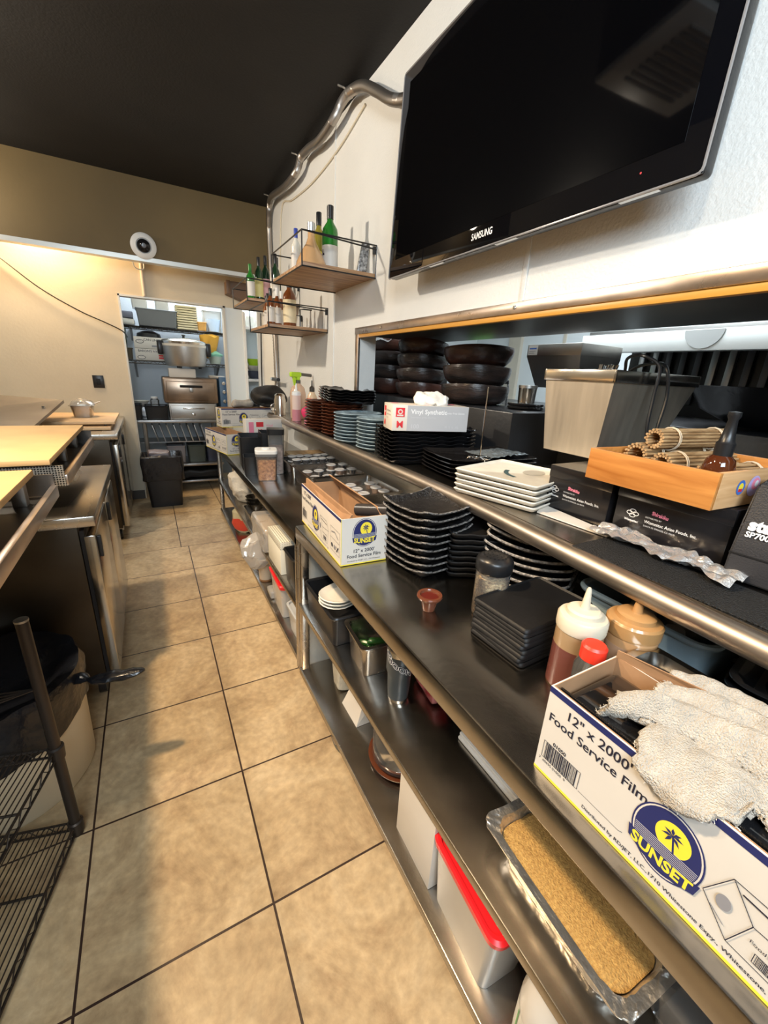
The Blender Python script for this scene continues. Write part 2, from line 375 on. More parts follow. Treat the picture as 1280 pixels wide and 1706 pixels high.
# store room behind the doorway
b = nb(); B(b, -1.0, 6.32, 0, 2.2, 6.4, 2.8); B(b, -1.0, 5.38, 0, -.95, 6.4, 2.8); B(b, 2.1, 5.38, 0, 2.2, 6.4, 2.8)
struct('wall_store', b, mat('store_wall', (.40, .43, .46), .5, bump=.1), smooth=False); struct('ceiling_store', box(-1, 5.38, 2.8, 2.2, 6.4, 2.85), WHITEP)

# ================================================================ STORE ROOM (through the doorway)
DS = mat('dim_steel', (.40, .39, .38), .35, 1, .1, 5)
t = thing('prep_table', 'long steel prep table with two undershelves standing inside the store room doorway', 'table', (0, 5.45, 0))
fin(B(nb(), -.45, 0, .838, .86, .52, .872, .004), 'tabletop', DS, t)
for x in (-.40, -.085, .70):
    for y in (.03, .47): fin(tube(nb(), [(x, y, .002), (x, y, .838)], .022, 10), 'leg', STEELM, t)
fin(B(nb(), .02, .01, .315, .74, .50, .345, .004), 'undershelf', DS, t); fin(B(nb(), .10, .01, .11, .74, .50, .135, .004), 'undershelf', DS, t)
fin(B(nb(), -.42, .08, .60, .60, .42, .612), 'rack_rail', DS, t)
# rice cooker, oven, warmer
t = thing('rice_cooker', 'large round stainless rice cooker with black side handles', 'rice cooker', (.425, 5.63, 1.455))
fin(lathe(nb(), [(0, .02), (.19, .02), (.210, .03), (.228, .08), (.236, .235), (0, .235)], 40), 'pot_body', STEELM, t)
fin(lathe(nb(), [(.236, .235), (.238, .262), (0, .262)], 40), 'rim_band', WHITEGL, t)
fin(lathe(nb(), [(.242, .262), (.246, .285), (.225, .305), (.12, .325), (0, .33)], 40), 'lid', STEELB, t)
fin(lathe(nb(), [(.015, .33), (.012, .35), (.025, .365), (0, .372)], 14), 'knob', BLACK, t)
for s in (-1, 1): fin(B(nb(), s * .255 - .028, -.05, .14, s * .255 + .028, .05, .29, .015), 'handle', BLACK, t)
for a in range(3): fin(lathe(nb(), [(.018, 0), (.02, .02), (0, .02)], 10, (.15 * math.cos(a * 2.1), .15 * math.sin(a * 2.1), 0)), 'foot', BLACK, t)
t = tag(fin(B(nb(), -.14, -.12, 0, .14, .12, .098, .004), 'white_carton', WHITECARD, None, loc=(.37, 5.64, 1.353)), 'white carton wedged between the rice cooker and the brown oven', 'box')
BRM = mat('browned_oven_steel', (.36, .27, .20), .3, .9, .3, 4)
t = thing('oven', 'browned steel countertop oven with a dark handle bar, below the rice cooker', 'oven', (.445, 5.5, 1.062))
fin(B(nb(), -.295, 0, 0, .295, .45, .29, .02), 'oven_body', BRM, t); fin(B(nb(), -.26, -.014, .035, .26, .002, .25, .008), 'oven_door', BRM, t)
h = fin(tube(nb(), [(-.12, -.03, .195), (.12, -.03, .195)], .014, 10), 'handle', BLACK, t); fin(B(nb(), -.02, -.03, .13, .02, -.012, .18, .004), 'latch', STEELM, t)
t = thing('warming_drawer', 'grey steel warming drawer unit under the brown oven', 'drawer', (.445, 5.49, .874))
fin(B(nb(), -.255, 0, 0, .255, .45, .186, .006), 'body', STEELM, t); fin(B(nb(), -.24, -.012, .012, .24, 0, .165, .006), 'drawer', STEELM, t)
fin(B(nb(), -.02, -.026, .05, .02, -.012, .075, .003), 'latch', STEELB, t); fin(B(nb(), -.11, -.022, .125, .13, -.012, .14, .002), 'handle', STEELB, t)
t = thing('control_cabinet', 'dark blue control panel with knobs at the right of the brown oven', 'control panel', (.805, 5.48, .874))
fin(B(nb(), -.045, 0, 0, .045, .4, .50, .005), 'cabinet', mat('blue_panel', (.05, .10, .17), .4), t)
for z in (.43, .33, .22): k = fin(lathe(nb(), [(.022, 0), (.02, .02), (0, .022)], 14), 'knob', STEELB, t); k.rotation_euler = (PI / 2, 0, 0); k.location = (0, -.001, z)
# crates and small ware left of the oven
def crate(x, y, z, w, d, h, lab, m=BLACK, cat='crate', nm='storage_crate'):
    t = thing(nm, lab, cat, (x, y, z)); b = nb(); loft(b, [(w * .46, d * .46, .015, 0), (w / 2, d / 2, .02, h), (w / 2 - .008, d / 2 - .008, .015, h), (w * .46 - .008, d * .46 - .008, .01, .008)], n=3); fin(b, 'bin_body', m, t)
    b = nb(); tube(b, [(x_, y_, h) for x_, y_ in rr(w / 2, d / 2, .02, 3)], .007, 6, closed=True); fin(b, 'rim', m, t); return t
crate(-.19, 5.62, .874, .20, .26, .16, 'black crate on the store room table, hard against the doorway edge')
crate(.06, 5.62, .874, .24, .26, .15, 'black crate on the store room table, just left of the steel drawer unit')
t = thing('glass_jar', 'clear glass jar with pale lid standing on the black crate', 'jar', (.05, 5.60, 1.026))
fin(lathe(nb(), [(0, 0), (.045, .0), (.048, .06), (.035, .08), (0, .08)], 20), 'jar_body', CLEAR, t); fin(lathe(nb(), [(.037, .08), (.037, .10), (0, .10)], 20), 'lid', WHITEP, t)
tag(fin(lathe(nb(), [(0, 0), (.05, .0), (.10, .06), (.096, .06), (.05, .006), (0, .006)], 28), 'mixing_bowl', WHITEGL, loc=(-.10, 5.86, 1.0)), 'pale bowl at the back of the store room table behind the crates', 'bowl')
tag(fin(B(nb(), -.17, -.1, 0, .17, .1, .125, .01), 'steel_box', DS, loc=(-.08, 5.86, .874)), 'low grey steel box carrying the pale bowl behind the crates', 'box')
tag(fin(lathe(nb(), [(0, 0), (.055, 0), (.058, .2), (.07, .21), (.07, .25), (0, .25)], 20), 'tall_canister', mat('pale_canister', (.5, .47, .4), .5), loc=(-.24, 5.62, 1.036)), 'tall pale canister against the left edge of the doorway', 'canister')
# wall shelves
WIRE = mat('dark_wire', (.10, .09, .08), .4, .8)
def wshelf(z, lab):
    t = thing('wall_shelf', lab, 'shelf', (.33, 5.89, z)); b = nb()
    for i in range(9): tube(b, [(-.63, .01 + i * .045, 0), (.63, .01 + i * .045, 0)], .004, 5)
    for i in range(22): tube(b, [(-.62 + i * .059, .0, -.004), (-.62 + i * .059, .38, -.004)], .003, 4)
    fin(b, 'wire_deck', WIRE, t); b = nb(); tube(b, [(-.63, 0, 0), (.63, 0, 0)], .008, 6); tube(b, [(-.63, 0, -.03), (.63, 0, -.03)], .006, 6)
    tube(b, [(-.6 + i * .04, 0, 0 if i % 2 else -.03) for i in range(31)], .003, 4); fin(b, 'front_truss', WIRE, t)
    for x in (-.43, .5): b = nb(); prism(b, [(.0, -.01), (.42, -.01), (.42, -.2)], x - .012, x + .012, axis='x'); fin(b, 'bracket', DS, t)
    return t
wshelf(1.895, 'upper wire wall shelf in the store room, carrying the grey tub'); wshelf(1.515, 'lower wire wall shelf in the store room, carrying the printed cartons')
t = crate(.185, 5.86, 1.903, .42, .28, .175, 'dark grey tub on the upper store room shelf', mat('grey_tub', (.10, .105, .105), .5), 'tub', 'storage_tub')
YT = mat('pale_yellow_tray', (.62, .54, .34), .5)
for k in range(10): o = fin(loft(nb(), [(.112, .12, .01, 0), (.118, .126, .012, .018), (.112, .12, .01, .018), (.108, .116, .01, .004)], n=3), 'stacking_tray', YT, loc=(.505, 5.88, 1.903 + k * .0265)); tag(o, 'pale yellow tray, %s of the stack on the upper store shelf' % ORD[9 - k], 'tray', 'pale yellow trays on the upper store room shelf')
for i, (x, z, w, h, lab) in enumerate(((.02, 2.085, .17, .17, 'above the left half of the grey tub'), (.25, 2.085, .15, .15, 'above the right half of the grey tub'))):
    t = thing('clear_food_bin', 'clear food bin with pale lid standing %s' % lab, 'container', (x, 5.90, z)); fin(loft(nb(), [(w * .45, .09, .02, 0), (w / 2, .1, .02, h), ], n=3), 'bin_body', FROST, t); fin(loft(nb(), [(w * .52, .105, .02, h), (w * .52, .105, .02, h + .02)], n=3), 'lid', WHITEP, t)
t = thing('clear_food_bin', 'clear food bin at the right end of the upper store room shelf, behind the cup', 'container', (.80, 5.96, 1.903)); fin(loft(nb(), [(.1, .09, .02, 0), (.11, .1, .02, .24)], n=3), 'bin_body', FROST, t); fin(loft(nb(), [(.115, .105, .02, .24), (.115, .105, .02, .26)], n=3), 'lid', WHITEP, t)
tag(fin(lathe(nb(), [(0, 0), (.06, 0), (.085, .14), (.08, .14), (.056, .006), (0, .006)], 20), 'plastic_tumbler', mat('pale_blue_cup', (.55, .68, .85), .4), loc=(.80, 5.80, 1.903)), 'pale blue plastic cup on the upper store room shelf near the right door jamb', 'cup')
crate(.665, 5.80, 1.903, .10, .12, .09, 'small orange basket between the yellow trays and the blue cup', mat('orange_basket', (.55, .28, .06), .5), 'basket', 'small_basket')
tag(fin(rough_up(B(nb(), -.09, -.12, 0, .09, .12, .06, .02, seg=3), .01, 12), 'folded_bag', FROST, loc=(-.14, 5.86, 1.903)), 'silvery folded bag left of the grey tub on the upper shelf', 'bag')
tag(fin(B(nb(), -.1, -.12, 0, .1, .12, .07, .01), 'flat_case', mat('slate_case', (.10, .11, .15), .5), loc=(-.16, 5.86, 1.968)), 'dark flat case lying on the silvery bag, upper store room shelf', 'case')
for k, (z, L) in enumerate(((1.524, 'BARON\'S NYC'), (1.653, 'CAN LINERS'))):
    t = thing('printed_carton', 'white printed carton on the lower store room shelf, %s one' % ('lower' if k == 0 else 'upper'), 'box', (.085, 5.76, z), -1)
    fin(B(nb(), -.17, 0, 0, .17, .3, .126, .003), 'carton', WHITECARD, t)
    prn(t, (-.17, 0, 0), (1, 0, 0), (0, 0, 1), [('t', L, .10 if k else .03, .085 if k else .09, .035, INK, {'b': .01}), ('e', .06, .075 if k else .03, .042, .022, INK), ('e', .06, .075 if k else .03, .036, .016, WHITECARD), ('t', 'brand' if 0 else '~~', .045, .07 if k else .025, .03, INK), ('r', .24 if not k else .18, .02, .33, .04, RINK if not k else GINK), ('r', .24, .05, .33, .065, RINK if not k else WHITECARD)])
tag(fin(rough_up(lathe(nb(), [(0, 0), (.13, 0), (.12, .04), (.06, .07), (0, .075)], 24), .01, 14), 'black_wok_cover', BLACK, loc=(.08, 5.9, 1.782)), 'black rounded lid lying on the upper white carton', 'lid')
t = crate(-.19, 5.80, 1.524, .16, .2, .12, 'dark olive basket at the left end of the lower store room shelf', mat('olive_bin', (.06, .05, .03), .5), 'basket', 'small_basket')
tag(fin(rough_up(B(nb(), -.02, -.09, 0, .05, .09, .22, .01, seg=2), .012, 14, 3), 'green_pouch', mat('dark_green_pouch', (.03, .05, .03), .4), loc=(-.20, 5.80, 1.645)), 'dark green pouch standing in the olive basket by the door edge', 'pouch')
b = nb(); lathe(b, [(0, 0), (.04, .0), (.06, .06), (.10, .14), (.12, .25), (.03, .27), (0, .27)], 20); rough_up(b, .03, 9, 5)
tag(fin(b, 'orange_bag', mat('orange_bag', (.60, .30, .03), .35, bump=.4, bs=18), loc=(.735, 5.80, 1.60)), 'crumpled orange plastic bag above the round grey bowl in the store room', 'bag')
t = thing('lidded_tub', 'translucent tub with green wrap on the lower store room shelf', 'tub', (.79, 5.80, 1.524)); fin(lathe(nb(), [(0, 0), (.06, 0), (.085, .09), (0, .09)], 24), 'tub_body', mat('sage_tub', (.42, .45, .36), .4), t)
b = nb(); lathe(b, [(.09, .09), (.1, .11), (.05, .14), (0, .14)], 20); rough_up(b, .02, 14, 2); fin(b, 'wrap', mat('mint_wrap', (.25, .55, .38), .4), t)
b = nb(); B(b, -.09, -.06, 0, .09, .06, .03, .012, seg=3); rough_up(b, .012, 16); tag(fin(b, 'paper_towel_wad', CLOTH, loc=(.75, 5.60, 1.355)), 'white cloth wad on top of the brown oven', 'cloth')
tag(fin(lathe(nb(), [(0, 0), (.07, .0), (.13, .05), (.125, .055), (0, .01)], 28), 'shallow_dish', DS, loc=(.62, 6.1, 1.524)), 'grey metal dish at the back of the lower store room shelf', 'dish')
for o in bpy.data.objects:
    if o.parent is None and 5.7 < o.location.y < 6.2 and o.location.z > 1.519: o.location.y += .12
# below the table
for i in range(8):
    x = .04 + i * .075; m = (STEELM, mat('grey_board', (.30, .30, .31), .5), mat('beige_board', (.36, .33, .27), .5))[i % 3]
    o = fin(B(nb(), -.006, 0, 0, .006, .3, .20, .003), 'sheet_pan', m, loc=(x, 5.52, .614)); o.rotation_euler.y = math.radians(-14); tag(o, '%s upright pan from the left under the store room table' % ['first', 'second', 'third', 'fourth', 'fifth', 'sixth', 'seventh', 'eighth'][i], 'pan', 'pans filed upright under the store room table')
crate(.22, 5.70, .347, .2, .3, .2, 'translucent grey bin on the undershelf behind the black waste bin', mat('dusky_bin', (.20, .19, .20), .4), 'bin'); crate(.45, 5.70, .347, .2, .3, .2, 'dark green bin in the middle of the store room undershelf', mat('dark_green_bin', (.05, .06, .05), .4), 'bin')
crate(.65, 5.70, .347, .17, .3, .19, 'navy bin at the right end of the store room undershelf', mat('navy_bin', (.03, .035, .06), .4), 'bin')
b = nb(); B(b, -.24, -.15, 0, .24, .15, .11, .03, seg=3); bmesh.ops.subdivide_edges(b, edges=b.edges, cuts=3, use_grid_fill=True); rough_up(b, .03, 9, 4)
tag(fin(b, 'black_cloth_heap', BLACKM, loc=(.46, 5.66, .145)), 'heap of black cloth on the lowest store room shelf', 'cloth')
tag(fin(B(nb(), -.06, -.1, 0, .06, .1, .06, .004), 'cardboard_sheet', mat('pinkish_card', (.42, .28, .24), .6), loc=(.18, 5.62, .145)), 'pinkish cardboard piece left of the black cloth heap', 'cardboard')
# niche shelves right of the doorway
t = thing('shelving_unit', 'white shelving seen through the narrow gap right of the door panel', 'shelf', (1.35, 5.4, 0))
for z in (.78, 1.34, 1.93): fin(B(nb(), -.30, 0, z, .3, .4, z + .03, .002), 'shelf_board', WHITEP, t)
fin(B(nb(), -.30, .4, 0, .3, .42, 2.5), 'back_panel', COOLW, t); fin(B(nb(), -.31, 0, 0, -.295, .42, 2.5), 'side_panel', WHITEP, t)
tag(fin(lathe(nb(), [(0, 0), (.07, 0), (.105, .085), (.1, .085), (.065, .006), (0, .006)], 24), 'green_bowl', LIME, loc=(1.21, 5.56, 1.52)), 'lime green bowl at the top of the bowl pile in the narrow gap', 'bowl')
tag(fin(lathe(nb(), [(0, 0), (.07, 0), (.125, .06), (.12, .06), (.065, .006), (0, .006)], 24), 'white_bowl', WHITEGL, loc=(1.21, 5.56, 1.468)), 'white bowl under the lime green bowl', 'bowl')
tag(fin(lathe(nb(), [(0, 0), (.08, 0), (.13, .09), (.125, .09), (.075, .006), (0, .006)], 24), 'dark_bowl', mat('slate_bowl', (.06, .07, .10), .3), loc=(1.22, 5.56, 1.375)), 'slate dark bowl at the bottom of the bowl pile in the narrow gap', 'bowl')
t = thing('steel_container', 'tall steel canister with dark band low in the narrow gap', 'canister', (1.22, 5.54, .812)); fin(lathe(nb(), [(0, 0), (.1, 0), (.1, .22), (0, .22)], 28), 'can_body', STEELM, t); fin(lathe(nb(), [(.102, .22), (.102, .25), (0, .25)], 28), 'band', BLACK, t); fin(lathe(nb(), [(.055, .25), (.055, .40), (0, .40)], 24), 'neck', STEELM, t)
tag(fin(B(nb(), -.1, -.1, 0, .1, .1, .12, .01), 'clear_storage_box', FROST, loc=(1.2, 5.55, 1.962)), 'frosted box on the top board of the narrow gap shelving', 'container')
b = nb(); tube(b, spline([(1.262 - .03, 5.25, 2.1), (1.22, 5.24, 1.7), (1.215, 5.25, 1.4), (1.21, 5.24, 1.08)], 10), .008, 6); tag(fin(b, 'hanging_cable', BLACK), 'black cable hanging down beside the narrow gap', 'cable')
# waste bin at the doorway
t = thing('waste_bin', 'black square waste bin with liner in front of the doorway', 'bin', (.045, 5.02, 0))
fin(loft(nb(), [(.155, .13, .03, 0), (.19, .16, .035, .53), (.18, .15, .03, .53), (.145, .12, .03, .02)], n=4), 'bin_body', BLACK, t)
b = nb(); loft(b, [(.198, .168, .04, .30), (.205, .176, .04, .42), (.203, .174, .04, .555), (.185, .155, .04, .57), (.17, .14, .04, .50), (.13, .10, .04, .40)], cap0=False, cap1=True, n=6)
bmesh.ops.subdivide_edges(b, edges=b.edges, cuts=1, use_grid_fill=True); rough_up(b, .012, 16); fin(b, 'bin_liner', BAGB, t)
b = nb(); B(b, -.12, -.08, .45, .10, .08, .60, .03, seg=3); bmesh.ops.subdivide_edges(b, edges=b.edges, cuts=2, use_grid_fill=True); rough_up(b, .03, 14); tag(fin(b, 'refuse_heap', mat('dim_refuse', (.14, .12, .13), .35, bump=.4), loc=(.04, 5.03, .0)), 'crumpled refuse heaped in the mouth of the doorway waste bin', 'rubbish', kind=None)

# ================================================================ BACK WALL ITEMS
t = thing('security_camera', 'white round dome camera on the olive beam', 'camera', (.107, 4.85, 2.50), rot=(PI / 2 + .12, 0, math.radians(2)))
fin(lathe(nb(), [(.095, 0), (.104, .012), (.104, .03), (.09, .045), (.062, .052), (.058, .04), (0, .04)], 40), 'housing', WHITEP, t); fin(lathe(nb(), [(.056, .04), (.052, .062), (.03, .078), (0, .084)], 32), 'lens_dome', BLACKG, t); fin(lathe(nb(), [(.02, .083), (.018, .088), (0, .089)], 20), 'lens', mat('lens_grey', (.1, .1, .11), .2), t)
b = nb(); tube(b, [(.075, 5.285, 2.52), (.075, 5.285, 2.14)], .017, 10); tag(fin(b, 'cable_duct', mat('cream_duct', (.62, .54, .44), .5)), 'cream cable duct running from the camera beam down to the doorway top', 'duct')
b = nb(); tube(b, spline([(.0, 4.94, 2.42), (.02, 5.1, 2.36), (.09, 5.2, 2.37), (.1, 5.27, 2.45)], 8), .005, 6); tag(fin(b, 'camera_lead', WHITEP), 'thin pale lead looping behind the beam below the dome camera', 'cable')
b = nb(); tube(b, spline([(-1.35, 5.27, 2.55), (-1.06, 5.27, 2.345), (-.78, 5.27, 2.105), (-.50, 5.27, 1.94), (-.30, 5.27, 1.855), (-.165, 5.27, 1.79), (-.13, 5.36, 1.74)], 10), .006, 6); tag(fin(b, 'sagging_cable', BLACK), 'thin black cable sagging across the cream back wall into the doorway', 'cable')
t = thing('wall_outlet', 'black wall outlet plate above the far steel pan', 'outlet', (-.44, 5.3, 1.285)); fin(B(nb(), -.048, -.008, -.062, .048, 0, .062, .003), 'cover_plate', BLACK, t); fin(B(nb(), -.018, -.012, -.03, .018, -.007, .03, .002), 'socket', BLACKM, t); 

# ================================================================ LEFT SIDE
# undercounter fridges
def fridge(loc, L, W_, Hh, lab):
    t = thing('undercounter_fridge', lab, 'fridge', loc)
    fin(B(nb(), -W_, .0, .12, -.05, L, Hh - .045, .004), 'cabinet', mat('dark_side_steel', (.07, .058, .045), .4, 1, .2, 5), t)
    fin(B(nb(), -W_, -.015, Hh - .045, .015, L + .01, Hh, .006), 'worktop', STEEL, t)
    fin(B(nb(), -.052, .02, .14, -.035, L - .02, Hh - .07), 'door_gasket', BLACK, t)
    n = 2
    for i in range(n):
        a = .005 + i * (L / n); d = fin(B(nb(), -.036, a, .13, .004, a + L / n - .01, Hh - .09, .005), 'door', mat('door_steel', (.52, .49, .44), .2, 1, .1, 4), t)
        fin(B(nb(), .004, a + .03, Hh - .20, .018, a + .05, Hh - .105, .003), 'handle', BLACK, d)
    for y in (.08, L - .08):
        for x in (-.08, -W_ + .1):
            c = fin(tube(nb(), [(x - .015, y, .05), (x + .015, y, .05)], .048, 16), 'caster_wheel', BLACK, t); fin(B(nb(), x - .03, y - .02, .08, x + .03, y + .02, .122, .003), 'caster_fork', STEELM, c)
    return t
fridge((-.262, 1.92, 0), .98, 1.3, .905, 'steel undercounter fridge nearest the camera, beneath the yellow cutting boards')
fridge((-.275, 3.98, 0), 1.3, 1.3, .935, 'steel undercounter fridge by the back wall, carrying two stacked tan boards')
# cutting boards on perforated trays
PERF = mat('perforated_steel', (.33, .30, .26), .35, .9, bump=0)
def perf():
    m, t, b, N, L = nt('perforated_sheet'); tc = N.new('ShaderNodeTexCoord'); v = N.new('ShaderNodeTexVoronoi'); v.inputs['Scale'].default_value = 110; v.inputs['Randomness'].default_value = .15; L.new(tc.outputs['Object'], v.inputs[0])
    r = N.new('ShaderNodeValToRGB'); r.color_ramp.elements[0].position = .32; r.color_ramp.elements[0].color = (.02, .018, .015, 1); r.color_ramp.elements[1].position = .42; r.color_ramp.elements[1].color = (.42, .38, .32, 1); L.new(v.outputs[0], r.inputs[0]); L.new(r.outputs[0], b.inputs['Base Color']); b.inputs['Metallic'].default_value = .7; b.inputs['Roughness'].default_value = .4; return m
PERF = perf()
def tray(loc, L, W_, lab):
    t = thing('perforated_drip_tray', lab, 'tray', loc); b = nb(); B(b, -W_, 0, 0, .0, .006, .085); fin(b, 'end_panel', PERF, t)
    b = nb(); B(b, -W_, .006, 0, .0, L, .006); B(b, -W_, L - .006, 0, 0, L, .085); fin(b, 'tray_floor', mat('sooty_steel', (.10, .09, .08), .35, .8), t)
    fin(B(nb(), -.012, .006, .0, .008, L - .006, .045, .003), 'front_lip', COPPER, t)
    for y in (.12, L * .5, L - .12): fin(B(nb(), -.10, y - .02, .006, -.06, y + .02, .093, .003), 'stand_off', STEELM, t)
    for y in (.1, L - .1): fin(B(nb(), -W_ + .05, y - .03, -.10, -W_ + .10, y + .03, .002, .003), 'support_post', STEELM, t)
    return t
tray((-.335, 2.03, 1.005), 1.02, .75, 'perforated steel drip tray beneath the farther yellow cutting board'); tray((-.345, .75, 1.005), 1.13, .75, 'perforated steel drip tray beneath the nearer yellow cutting board')
for (y0, y1, x1, lab) in ((2.0, 3.06, -.368, 'yellow cutting board farther from the camera, just beyond the corner gap'), (.7, 1.825, -.388, 'yellow cutting board nearest the camera at the left picture edge')):
    b = nb(); B(b, x1 - .72, y0, 1.099, x1, y1, 1.122, .004)
    tag(fin(b, 'cutting_board', BOARD), lab, 'cutting board')
# pale hose-like lip under the boards: left as tray lips; far fridge items
for k, (x0, x1, y0, y1) in enumerate(((-.86, -.315, 4.18, 4.98), (-.82, -.285, 4.25, 5.02))):
    tag(fin(B(nb(), x0, y0, .94 + k * .038, x1, y1, .962 + k * .038, .004), 'cutting_board', BOARD2), 'tan cutting board on the far fridge, %s of the two' % ('lower' if k == 0 else 'upper'), 'cutting board', 'tan boards stacked on the far fridge')
for i in range(4): tag(fin(lathe(nb(), [(.012, 0), (.012, .0165), (0, .0165)], 10), 'rubber_spacer', BLACK, loc=((-.80, -.36)[i % 2], (4.3, 4.92)[i // 2], .962)), 'small black rubber spacer between the two tan boards', 'spacer', 'rubber spacers between the tan boards')
t = thing('steam_pan', 'small steel pan with a spoon and clear wrap on the tan boards', 'pan', (-.54, 4.66, 1.001))
fin(loft(nb(), [(.066, .08, .02, 0), (.083, .095, .022, .10), (.095, .107, .025, .10), (.095, .107, .025, .104), (.081, .093, .022, .104), (.064, .078, .018, .006)], n=4), 'pan_body', STEEL, t)
b = nb(); tube(b, [(-.02, -.0, .07), (.14, .0, .135)], .006, 8); fin(b, 'spoon_handle', STEELM, t)
b = nb(); lathe(b, [(.1, .10), (.08, .13), (.03, .155), (0, .165)], 20); rough_up(b, .012, 18, 2); fin(b, 'cling_film', FILM, t)
# lidded prep box
t = thing('lidded_prep_well', 'grey steel box with sloping hinged lid at the left picture edge', 'container', (0, 0, 0))
hexa(b := nb(), [(-1.9, 3.75, .94), (-.88, 3.75, .94), (-.88, 4.6, .94), (-1.9, 4.6, .94), (-1.9, 3.75, 1.02), (-.88, 3.75, 1.02), (-.88, 4.6, 1.12), (-1.9, 4.6, 1.12)]); fin(b, 'well_body', STEELM, t)
b = nb(); hexa(b, [(-1.9, 3.66, 1.03), (-.72, 3.66, 1.022), (-.66, 4.6, 1.125), (-1.9, 4.6, 1.215), (-1.9, 3.66, 1.05), (-.72, 3.66, 1.044), (-.66, 4.6, 1.15), (-1.9, 4.6, 1.245)]); fin(b, 'lid', mat('dull_lid', (.30, .27, .24), .45, .6, .15, 4), t)
fin(lathe(nb(), [(.012, 0), (.012, .02), (0, .024)], 12, (-.75, 4.25, 1.11)), 'lid_knob', CHROME, t)
tag(fin(box(-2.2, 2.97, .0, -.95, 3.96, .935, .004), 'base_cabinet', STEELM), 'steel base cabinet between the two undercounter fridges, under the sloping lid', 'cabinet')
# wire rack at the near left
t = thing('wire_rack', 'dark wire rack with round corner post at the lower left', 'rack', (-.37, 1.29, 0), -14)
RK = mat('dark_rack_wire', (.045, .035, .028), .4, .6)
fin(tube(nb(), [(0, 0, .0), (0, 0, .82)], .0155, 14), 'post', RK, t); fin(lathe(nb(), [(.0165, .82), (.0165, .826), (0, .828)], 14), 'post_cap', STEELM, t)
fin(tube(nb(), [(0, -1.2, .0), (0, -1.2, .82)], .0155, 14), 'post', RK, t)
for z in (.05, .37):
    b = nb(); Lx, Ly = .8, 1.2
    for dz in (0, -.032):
        for a, c in (((-Lx, 0), (0, 0)), ((0, 0), (0, -Ly)), ((-Lx, -Ly), (0, -Ly))): tube(b, [(a[0], a[1], z + dz), (c[0], c[1], z + dz)], .004, 6)
    tube(b, [(-i * .027, 0, z if i % 2 else z - .032) for i in range(30)], .002, 4); tube(b, [(0, -i * .027, z if i % 2 else z - .032) for i in range(44)], .002, 4)
    for i in range(1, 56): tube(b, [(-i * .0142, 0, z + .003), (-i * .0142, -Ly, z + .003)], .0019, 5)
    for y in (-.2, -.5, -.8): tube(b, [(-Lx, y, z - .003), (0, y, z - .003)], .004, 5)
    s = fin(b, 'wire_shelf', RK, t); fin(lathe(nb(), [(.02, -.036), (.022, .006), (.0165, .010)], 14, (0, 0, z)), 'shelf_collar', RK, s)
b = nb()
for i in range(4): tube(b, [(-.0, -.005, .60), (-.8, -.03 - i * .14, .60)], .0025, 5)
fin(b, 'brace_wires', RK, t); 
# bucket with black liner
t = thing('round_waste_bucket', 'cream round bucket with a black liner tied in a knot', 'bin', (-.60, 1.622, 0))
fin(lathe(nb(), [(0, .0), (.238, .0), (.252, .02), (.262, .43), (.256, .43), (.24, .02), (0, .01)], 48), 'bucket', mat('cream_plastic', (.62, .52, .36), .4), t)
b = nb(); n = 60; prof = [(.268, .31), (.270, .345), (.273, .38), (.276, .43), (.266, .46), (.23, .45), (.17, .40), (.08, .36), (0, .35)]
lathe(b, prof, n)
for v in b.verts:
    a = math.atan2(v.co.y, v.co.x)
    if v.co.z < .34 and v.co.xy.length > .2: v.co.z += .05 * math.cos(a - .5) - .05
rough_up(b, .014, 14, 3); fin(b, 'bin_liner', BAGB, t)
b = nb(); tube(b, spline([(.26, -.06, .40), (.30, -.10, .42), (.33, -.12, .425), (.38, -.13, .43), (.44, -.14, .435), (.475, -.145, .44)], 5), [.03, .028, .024, .018, .013, .010, .012, .016, .02, .023, .025, .026, .027, .028, .028, .027, .027, .026, .026, .024, .022, .020, .018, .016, .012, .006], 12)
for v in b.verts: v.co.z = .425 + (v.co.z - .425) * .6
rough_up(b, .005, 30); fin(b, 'liner_knot', BAGB, t)
# ================================================================ RIGHT WALL: television, conduit, wooden shelves
t = thing('television', 'large black flat television on the right wall', 'television', (1.125, 1.31, 2.35), rot=(0, math.radians(2.5), 0))
TVW, TVH = 1.385, .80
fin(B(nb(), 0, -TVW / 2, -TVH / 2, .045, TVW / 2, TVH / 2, .012, seg=3), 'casing', BLACKG, t)
fin(B(nb(), -.004, -TVW / 2 + .0, -TVH / 2, .002, TVW / 2 - .0, TVH / 2, .001), 'glass_front', mat('tv_glass', (.003, .003, .004), .03, spec=.3), t)
fin(B(nb(), -.0052, -TVW / 2 + .055, -TVH / 2 + .075, -.0035, TVW / 2 - .055, TVH / 2 - .05), 'screen', mat('tv_screen', (.0015, .0015, .002), .045, spec=.3), t)
b = nb(); 
P0 = [(-.003, y, z) for y, z in rr(TVW / 2, TVH / 2, .012, 3)]; tube(b, P0, .0035, 6, closed=True); fin(b, 'clear_edge', mat('acrylic_edge', (.35, .33, .32), .12, .3, coat=.5), t)
fin(B(nb(), .045, -.30, -.25, .122, .30, .2, .01), 'wall_bracket', BLACKM, t)
prn(t, (-.0042, TVW / 2, -TVH / 2), (0, -1, 0), (0, 0, 1), [('t', 'SAMSUNG', .615, .034, .031, mat('silver_ink', (.6, .6, .6), .3, .5), {'b': .02, 'xs': .78}), ('e', 1.24, .045, .0025, .0025, RINK)], 'maker_name', off=.0003)
for y in (-.55, -.1, .3): fin(B(nb(), .0, y - .05, -TVH / 2 - .003, .012, y + .05, -TVH / 2 + .002), 'vent_slot', CHROME, t)
